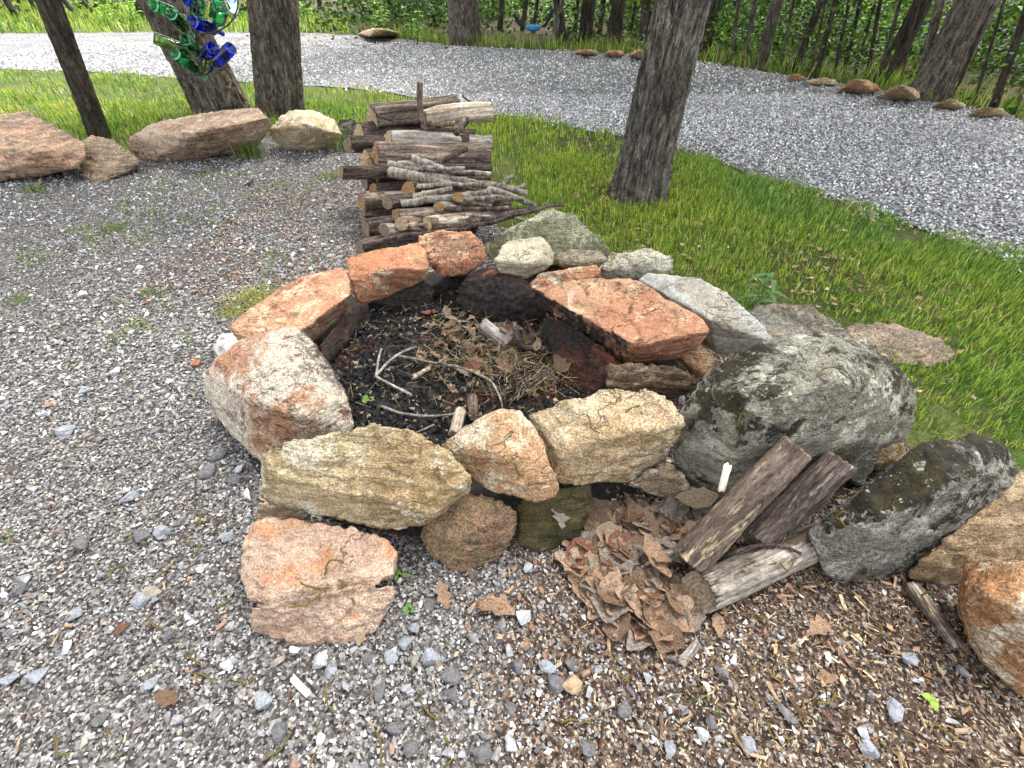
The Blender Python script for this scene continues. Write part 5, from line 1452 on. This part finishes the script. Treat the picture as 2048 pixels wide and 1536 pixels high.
bottle('pale clear blue bottle at the upper rim of the wire', 462, -4, 470, 34, 'clear', r=.03, yb=3.8)
bottle('olive green bottle lying out sideways in the lower tier', 307, 75, 388, 108, 'olive', yb=3.85)
bottle('square based green bottle pointing at the viewer, lower tier', 368, 78, 396, 108, 'green', True, r=.032, yb=3.74)
bottle('green bottle with round base at the bottom of the wire', 348, 106, 400, 146, 'green', yb=3.72)
bottle('short cobalt blue bottle next to the wire stem, lower tier', 426, 95, 398, 118, 'blue', yb=3.75)
bottle('cobalt blue bottle slanting up and out at the bottom of the wire', 463, 95, 414, 146, 'blue', yb=3.74)
bottle('olive bottle half hidden at the bottom of the wire', 421, 118, 408, 146, 'olive', yb=3.85, r=.03)
bw = NT('black wire', .45, .4).out((.012, .012, .013, 1))
def wire_part(name, pts, r, parent, n=8):
    w = smooth_line(pts, n)
    v, f = tube_np(w, [r] * len(w), 8, 0, 0)
    return link(name, mesh_np(name, v, [i for g in f for i in g], [len(g) for g in f], [bw], True), parent)
e = empty('bottle_hanger', (0, 0, 0))
top_p = aty(396, 10, 3.86)
hang = Vector((top_p.x, top_p.y, 3.2))
wire_part('hanging_wire', [hang, top_p + Vector((0, 0, .6)), top_p], .004, e)
wire_part('stem', [top_p, aty(392, 70, 3.86), aty(400, 110, 3.86), aty(407, 149, 3.84)], .006, e)
wire_part('hoop', [aty(352, -12, 3.86), aty(371, 16, 3.8), aty(384, 50, 3.74), aty(400, 67, 3.72), aty(438, 61, 3.72), aty(466, 38, 3.76), aty(476, 0, 3.82), aty(460, -30, 3.95), aty(410, -40, 4.0), aty(352, -12, 3.9)], .0045, e)
wire_part('hoop', [aty(341, 122, 3.78), aty(352, 138, 3.74), aty(377, 149, 3.72), aty(406, 150, 3.74), aty(420, 142, 3.8), aty(415, 120, 3.9)], .0045, e)
wire_part('spike', [aty(407, 149, 3.84), aty(416, 100, 3.82), aty(422, 78, 3.8)], .003, e)
tag(e, 'black wire hanger holding green and blue bottles in front of the leaning trunk', 'bottle hanger')
# the limb the wire hangs from
p_l = hang + Vector((0, 0, .01))
stick('branch', 'bare limb the bottle wire hangs from, above the frame', None, [([p_l + Vector((-.1, 2.0, .5)), p_l + Vector((-.05, .9, .1)), p_l, p_l + Vector((.1, -.5, .05))], .05, .025)], M['bark_dark'], 'branch')

# ------------------------------------------------------------------ fallen leaves, catkins, single stones
bpy.context.view_layer.update()
DG = bpy.context.evaluated_depsgraph_get()
def drop_z(x, y, top=1.0):
    ok, loc, nor, idx, ob, mat = SC.ray_cast(DG, Vector((x, y, top)), Vector((0, 0, -1)))
    return (loc.z, nor) if ok else (0.0, Vector((0, 0, 1)))
def leaf_mesh(seed, mat, L=1.0):
    rg = random.Random(seed)
    n = 13
    curl, fold, tw = rg.uniform(-.5, 1.3), rg.uniform(.05, .55), rg.uniform(-.6, .6)
    lob = rg.choice((.08, .15, .3, .42)); wd = rg.uniform(.24, .36); ph = rg.uniform(0, 1)
    v, f = [], []
    for i in range(n):
        t = i / (n - 1)
        w = wd * math.sin(math.pi * (t * .96 + .02)) ** .75 * (1 + lob * math.sin(t * 19 + ph)) * (.75 + .5 * t)
        if i == 0: w = .012
        x = (t - .5)
        z0 = curl * (x * x) * .8
        for sgn in (-1, 0, 1):
            ww = w * (1 + rg.uniform(-.1, .1))
            z = z0 + abs(sgn) * fold * ww * 1.1 + sgn * tw * ww * (t - .5) + rg.uniform(-.015, .015)
            v.append((x * L, sgn * ww * L, z * L))
    for i in range(n - 1):
        for k in (0, 1):
            f += [i * 3 + k, i * 3 + k + 1, i * 3 + k + 4, i * 3 + k + 3]
    me = mesh_np('fallen_leaf', v, f, 4, [mat], True)
    me.transform(Matrix.Translation((0, 0, -min(p[2] for p in v))))
    return me
def leaf_mat(name, c, c2):
    n = NT(name, .7, .3)
    g = n.noise(n.obj(), 22, 4, .65)
    return n.out(n.mix(n.rng(g, .35, .65), lin(*c, .95), lin(*c2, .78)), n.bump(g, .006, .7))
LM = [leaf_mat('brown leaf', (126, 102, 82), (86, 66, 50)), leaf_mat('pinkish leaf', (160, 132, 108), (114, 90, 70)), leaf_mat('tan leaf', (160, 140, 116), (130, 108, 88)), leaf_mat('grey leaf', (136, 126, 116), (100, 90, 82)), leaf_mat('russet leaf', (120, 80, 60), (88, 56, 44))]
LEAVES = [leaf_mesh(i, LM[i % 5 if i % 5 < 4 or i > 12 else 1]) for i in range(20)]
rl = random.Random(21)
def leaf_at(px, py, lift, size, label, group, which=None, tilt=.5, name='fallen_leaf', zmax=9):
    p = at(px, py, .03)
    z, nor = drop_z(p.x, p.y)
    if z > zmax: return None
    o = link(name, LEAVES[rl.randrange(20) if which is None else which])
    o.location = (p.x, p.y, z + lift)
    o.rotation_euler = (rl.gauss(0, tilt), rl.gauss(0, tilt), rl.uniform(0, 6.28))
    o.scale = (size,) * 3
    return tag(o, label, 'leaf', group)
heap = [(1185, 975), (1290, 985), (1400, 1015), (1430, 1045), (1370, 1080), (1330, 1130), (1360, 1180), (1395, 1225), (1360, 1270), (1290, 1270), (1220, 1240), (1165, 1180), (1130, 1120), (1150, 1050)]
hp = np.array(heap, dtype=float)
n_ = 0
while n_ < 210:
    x, y = rl.uniform(1130, 1430), rl.uniform(970, 1300)
    if in_poly(np.array([x]), np.array([y]), hp)[0]:
        leaf_at(x, y, rl.uniform(.0, .010), rl.uniform(.07, .15), 'dry brown oak leaf in the heap between the pit stones and the logs', 'leaves of the leaf heap', zmax=.07, tilt=.2)
        n_ += 1
n_ = 0
while n_ < 95:
    x, y = rl.gauss(955, 58), rl.gauss(715, 38)
    if 800 < x < 1110 and 640 < y < 800:
        leaf_at(x, y, rl.uniform(.0, .015), rl.uniform(.05, .10), 'dry curled leaf lying on the ash inside the pit', 'leaves in the fire pit', tilt=.4, zmax=.15)
        n_ += 1
for x, y in ((1075, 765), (1100, 790), (1090, 770), (1120, 765), (1060, 800), (1110, 775), (700, 640), (690, 700), (920, 812), (895, 840), (660, 690)):
    leaf_at(x, y, .004, rl.uniform(.06, .10), 'dry curled leaf lying on the ash inside the pit', 'leaves in the fire pit', tilt=.3, zmax=.15)
for x, y, sz_, w_, lab in ((985, 1215, .13, 1, 'large flat pinkish leaf on the dirt before the rounded brown stone'), (885, 1185, .08, 6, 'reddish pink leaf beside the rounded brown stone'), (800, 1075, .09, 0, 'brown leaf wedged between cracked stone and long front stone'), (835, 1080, .07, 10, 'small brown leaf under the long front stone'),
                           (1640, 1255, .09, 1, 'pinkish leaf on the wood chips below the bleached log'), (1440, 1245, .07, 4, 'russet leaf under the end of the bleached log'), (1660, 1350, .05, 9, 'small russet leaf on the chips near the bottom'), (330, 1395, .06, 0, 'brown leaf crumpled on the lower gravel'), (240, 1250, .05, 14, 'russet leaf scrap on the gravel beside the cracked stone'),
                           (1115, 1060, .08, 3, 'grey leaf resting on the dark mossy stone'), (1180, 985, .09, 4, 'russet leaf jammed under the ledged slab'), (1230, 1000, .1, 9, 'russet broad leaf at the top of the leaf heap'), (720, 1270, .05, 12, 'tan leaf scrap by the cracked stone'), (600, 470, .1, 13, 'grey leaf near the foot of the woodpile'), (500, 365, .12, 2, 'tan leaf on the gravel before the long pinkish boulder')):
    leaf_at(x, y, .003, sz_, lab, 'scattered single leaves', w_, .2, zmax=.10)
# litter of leaves in the grass and by the pile, too many to count
V, F, C, b = [], [], [], 0
rg = np.random.default_rng(8)
LC = np.array([lin(176, 142, 112)[:3], lin(198, 172, 140)[:3], lin(132, 100, 78)[:3], lin(150, 118, 100)[:3]])
for n, box, poly, sz in ((5000, (.5, 7, 1.5, 6), lawn_poly, .035), (900, (-2.2, -.3, 2.3, 4.6), terr_poly, .028), (2500, (-8, 16, 14, 40), None, .12), (700, (-.2, 1.8, .4, 1.4), terr_poly, .02)):
    x = rg.uniform(box[0], box[1], n); y = rg.uniform(box[2], box[3], n)
    m = in_view(x, y, 1.05)
    if poly is not None: m &= in_poly(x, y, poly)
    x, y = x[m], y[m]
    if poly is lawn_poly:
        k = rg.uniform(0, 1, len(x)) < np.clip(.45 - fbm(np.stack([x * 1.1, y * 1.1, np.zeros_like(x)], 1), 4, 90) * 2.4, .05, 1)
        x, y = x[k], y[k]
    v, f = leaf_quads(np.stack([x, y, np.full(len(x), .02)], 1), rg.uniform(sz * .6, sz * 1.3, len(x)), rg, .25)
    addto(v, f, np.repeat(LC[rg.integers(0, 4, len(x))] * rg.uniform(.4, .9, (len(x), 1)), 2, 0))
tag(link('leaf_litter', mesh_np('leaf_litter', np.concatenate(V), np.concatenate(F), 3, [M['chips']], False, np.concatenate(C))), 'dead leaf scraps scattered in the grass and over the woodland floor', 'leaf litter', kind='stuff')

# catkins
ck = NT('catkin', .85, .2)
cg = ck.noise(ck.obj(), 200, 3, .7)
ckm = ck.out(ck.mix(cg, lin(70, 62, 28), lin(118, 104, 54)), ck.bump(cg, .003, .9))
CK = []
for i in range(5):
    rr = random.Random(40 + i)
    pts, a = [Vector((0, 0, .004))], rr.uniform(-.4, .4)
    for k in range(7):
        a += rr.gauss(0, .45)
        pts.append(pts[-1] + Vector((math.cos(a) * .011, math.sin(a) * .011, rr.uniform(-.001, .0015))))
    line = smooth_line(pts, 3)
    v, f = tube_np(line, [.0020 * (1 + .5 * (j % 2)) * (.5 if j in (0, len(line) - 1) else 1) for j in range(len(line))], 6, i, .25)
    CK.append(mesh_np('catkin', v, [q for g in f for q in g], [len(g) for g in f], [ckm], True))
def catkin(px, py, zguess, label, group, ang=None, sc=1.0):
    p = at(px, py, zguess)
    z, nor = drop_z(p.x, p.y)
    o = link('catkin', CK[rl.randrange(5)])
    q = Vector((0, 0, 1)).rotation_difference(nor if nor.z > .2 else Vector((0, 0, 1)))
    o.rotation_mode = 'QUATERNION'
    o.rotation_quaternion = q @ Quaternion((0, 0, 1), rl.uniform(0, 6.28) if ang is None else ang)
    o.location = (p.x, p.y, z + .002)
    o.scale = (sc,) * 3
    return tag(o, label, 'catkin', group)
for px, py in [(660, 1170), (650, 1150), (675, 1160), (640, 1185)]:
    catkin(px, py, .15, 'curled brown catkin on top of the cracked pink stone', 'catkins on the cracked stone', sc=1.1)
for px, py, z_, lab in [(1010, 910, .38, 'catkin lying across the tan wedge stone'), (960, 955, .3, 'short catkin low on the tan wedge stone'), (1200, 860, .38, 'dark catkin on the broad ledged slab'), (770, 915, .36, 'catkin on the long tan front stone'), (880, 1045, .15, 'green catkin where the long stone meets the rounded brown stone'), (900, 1020, .18, 'curled catkin on the rounded brown stone'), (1720, 1030, .3, 'yellow catkin on the dark mossy boulder'), (780, 495, .34, 'dark catkin on the blocky orange stone')]:
    catkin(px, py, z_, lab, 'catkins on the stones')
GROUND_CK = []
for i in range(60):
    px, py = rl.uniform(20, 2000), rl.uniform(960, 1520)
    if 470 < px < 1130 and py < 1300: continue
    GROUND_CK.append((catkin(px, py, .01, 'fallen catkin', 'catkins on the ground'), px, py))
for px, py in [(700, 690), (715, 695), (880, 655), (895, 650), (800, 655), (830, 750), (920, 690), (960, 745), (860, 690), (940, 770)]:
    catkin(px, py, .1, 'catkin lying on the ash in the fire pit', 'catkins in the pit')

# single gravel stones that stand out
SP_ = [stone_proto(200 + i, 14, .5) for i in range(6)]
def one_mat(name, c, c2):
    n = NT(name, .8, .3)
    o_ = n.obj()
    g = n.noise(n.map(o_, scale=(1, 1, 3)), 1.6, 5, .7)
    return n.out(n.mix(n.rng(g, .38, .62), lin(*c), lin(*c2)), n.bump(g, .08, .7))
SM = {'white': one_mat('white stone', (206, 208, 208), (176, 180, 184)), 'pale': one_mat('pale stone', (172, 176, 182), (140, 144, 152)), 'dark': one_mat('dark stone', (126, 125, 126), (98, 97, 99)), 'tan': one_mat('tan stone', (206, 180, 146), (176, 146, 112)), 'orange': one_mat('orange stone', (190, 130, 90), (160, 104, 72))}
LOOSE = []
SMESH = {}
for kx in SM:
    for i, (v, f) in enumerate(SP_):
        SMESH[kx, i] = mesh_np('gravel_stone', v, f, 3, [SM[kx]], False)
SL = {'white': 'bright white gravel stone standing out on the ground', 'pale': 'pale grey limestone gravel stone, larger than its neighbours', 'dark': 'dark slate grey gravel stone, larger than its neighbours', 'tan': 'tan pointed gravel stone on the wood chips below the leaf heap', 'orange': 'flat orange chip of stone on the gravel by the small white stone'}
for i, (px, py, d, kx) in enumerate([(1046, 1236, 40, 'white'), (1056, 1138, 28, 'white'), (830, 1257, 30, 'pale'), (810, 1287, 32, 'pale'), (861, 1318, 44, 'pale'), (782, 1318, 34, 'pale'), (738, 1318, 30, 'dark'), (1097, 1335, 38, 'pale'), (1111, 1370, 46, 'dark'), (1145, 1370, 46, 'tan'), (1034, 1332, 32, 'dark'), (902, 1352, 42, 'dark'), (1022, 1417, 30, 'dark'),
                                     (789, 1459, 38, 'dark'), (823, 1496, 40, 'dark'), (967, 1506, 46, 'dark'), (1176, 1496, 40, 'dark'), (1022, 1493, 30, 'white'), (1142, 1328, 30, 'dark'), (1196, 1342, 22, 'pale'), (154, 1229, 34, 'pale'), (284, 1201, 40, 'pale'), (301, 1369, 36, 'pale'), (527, 1404, 42, 'pale'), (79, 1352, 44, 'pale'), (17, 1362, 40, 'pale'), (561, 1465, 44, 'dark'),
                                     (643, 1321, 40, 'white'), (661, 1342, 32, 'pale'), (164, 1089, 40, 'dark'), (1818, 1318, 36, 'pale'), (1790, 1427, 46, 'pale'), (1404, 1469, 32, 'white'), (1423, 1448, 30, 'dark'), (393, 727, 26, 'orange'), (232, 746, 30, 'white'), (171, 783, 28, 'pale'), (134, 675, 26, 'dark'), (132, 866, 44, 'pale'), (262, 995, 34, 'pale'), (325, 1065, 34, 'pale'), (285, 1075, 36, 'dark'),
                                     (455, 1075, 30, 'pale'), (575, 1195, 24, 'white'), (1340, 1500, 34, 'pale'), (1495, 1490, 40, 'pale'), (1735, 1500, 40, 'pale'), (420, 945, 40, 'dark'), (470, 960, 36, 'dark'), (440, 910, 36, 'dark'), (480, 940, 26, 'white'), (905, 1390, 30, 'dark'), (640, 1480, 30, 'white'), (1250, 1420, 34, 'dark'), (1925, 1345, 30, 'pale'), (760, 1390, 36, 'dark'), (340, 1270, 30, 'dark'), (40, 1180, 34, 'dark'), (200, 1440, 36, 'dark'), (455, 1330, 28, 'white')]):
    p = at(px, py, .012)
    r = mpx(d / 2, p)
    o = link('gravel_stone', SMESH[kx, i % 6])
    o.scale = (r * 1.1, r * 1.15, r)
    o.location = (p.x, p.y, .012 + r * .22)
    o.rotation_euler = (rl.gauss(0, .15), rl.gauss(0, .15), rl.uniform(0, 6.28))
    LOOSE.append((o, kx, px, py))

MARKS = [('cracked pink stone', 640, 1170), ('leaf heap', 1270, 1140), ('bleached log', 1500, 1150), ('corner boulder', 1960, 1290), ('rounded brown stone', 940, 1070), ('cream rusty stone', 500, 850), ('white wood splinter', 602, 1374), ('lime seedling', 1848, 1414), ('lower frame edge below the pit', 1000, 1520), ('open gravel side', 40, 1200), ('small white stone', 455, 695)]
TONE = {'white': 'bright white gravel stone', 'pale': 'pale grey gravel stone', 'dark': 'dark slate gravel stone', 'tan': 'pointed tan stone', 'orange': 'flat orange stone chip'}
def nearest_mark(px, py):
    return min(MARKS, key=lambda m: (m[1] - px) ** 2 + (m[2] - py) ** 2)
buckets = {}
for o, kx, px, py in LOOSE:
    mk = nearest_mark(px, py)
    buckets.setdefault((kx, mk[0]), []).append(((mk[1] - px) ** 2 + (mk[2] - py) ** 2, o))
for (kx, mk), lst in buckets.items():
    for i, (d_, o) in enumerate(sorted(lst, key=lambda t_: t_[0])):
        tag(o, '%s, %s one to the %s' % (TONE[kx], 'closest' if i == 0 else ORD[i] + ' closest', mk), 'stone', 'larger stones among the gravel')
buckets = {}
for o, px, py in GROUND_CK:
    mk = nearest_mark(px, py)
    buckets.setdefault(mk[0], []).append(((mk[1] - px) ** 2 + (mk[2] - py) ** 2, o))
for mk, lst in buckets.items():
    for i, (d_, o) in enumerate(sorted(lst, key=lambda t_: t_[0])):
        o['label'] = 'fallen catkin on the ground, %s to the %s' % ('closest' if i == 0 else ORD[i] + ' closest', mk)

# straw, bits of twig and leaf crumbs matted over the ash
V, F, C, b = [], [], [], 0
rg = np.random.default_rng(19)
n = 520
x = np.concatenate([rg.normal(-.10, .20, n), rg.normal(.12, .12, 350), rg.uniform(-.75, .35, 300)]); y = np.concatenate([rg.normal(1.76, .15, n), rg.normal(1.62, .12, 350), rg.uniform(1.3, 2.25, 300)])
m = ((x - PIT.x) / .6) ** 2 + ((y - PIT.y) / .54) ** 2 < 1
x, y = x[m], y[m]
L = rg.uniform(.008, .045, len(x))
PC = np.array([lin(176, 156, 118)[:3], lin(146, 122, 92)[:3], lin(110, 92, 74)[:3], lin(188, 176, 152)[:3], lin(128, 116, 62)[:3]])
addto(*scatter(np.stack([x, y, .105 + rg.uniform(0, .03, len(x))], 1), np.stack([L, rg.uniform(.006, .011, len(x)), rg.uniform(.005, .01, len(x))], 1), PC[rg.integers(0, 5, len(x))] * rg.uniform(.25, .75, (len(x), 1)), [chip], rg, .3))
tag(link('straw_litter', mesh_np('straw_litter', np.concatenate(V), np.concatenate(F), 3, [M['chips']], False, np.concatenate(C))), 'tan straw and twig bits matted over the ash', 'straw', kind='stuff')
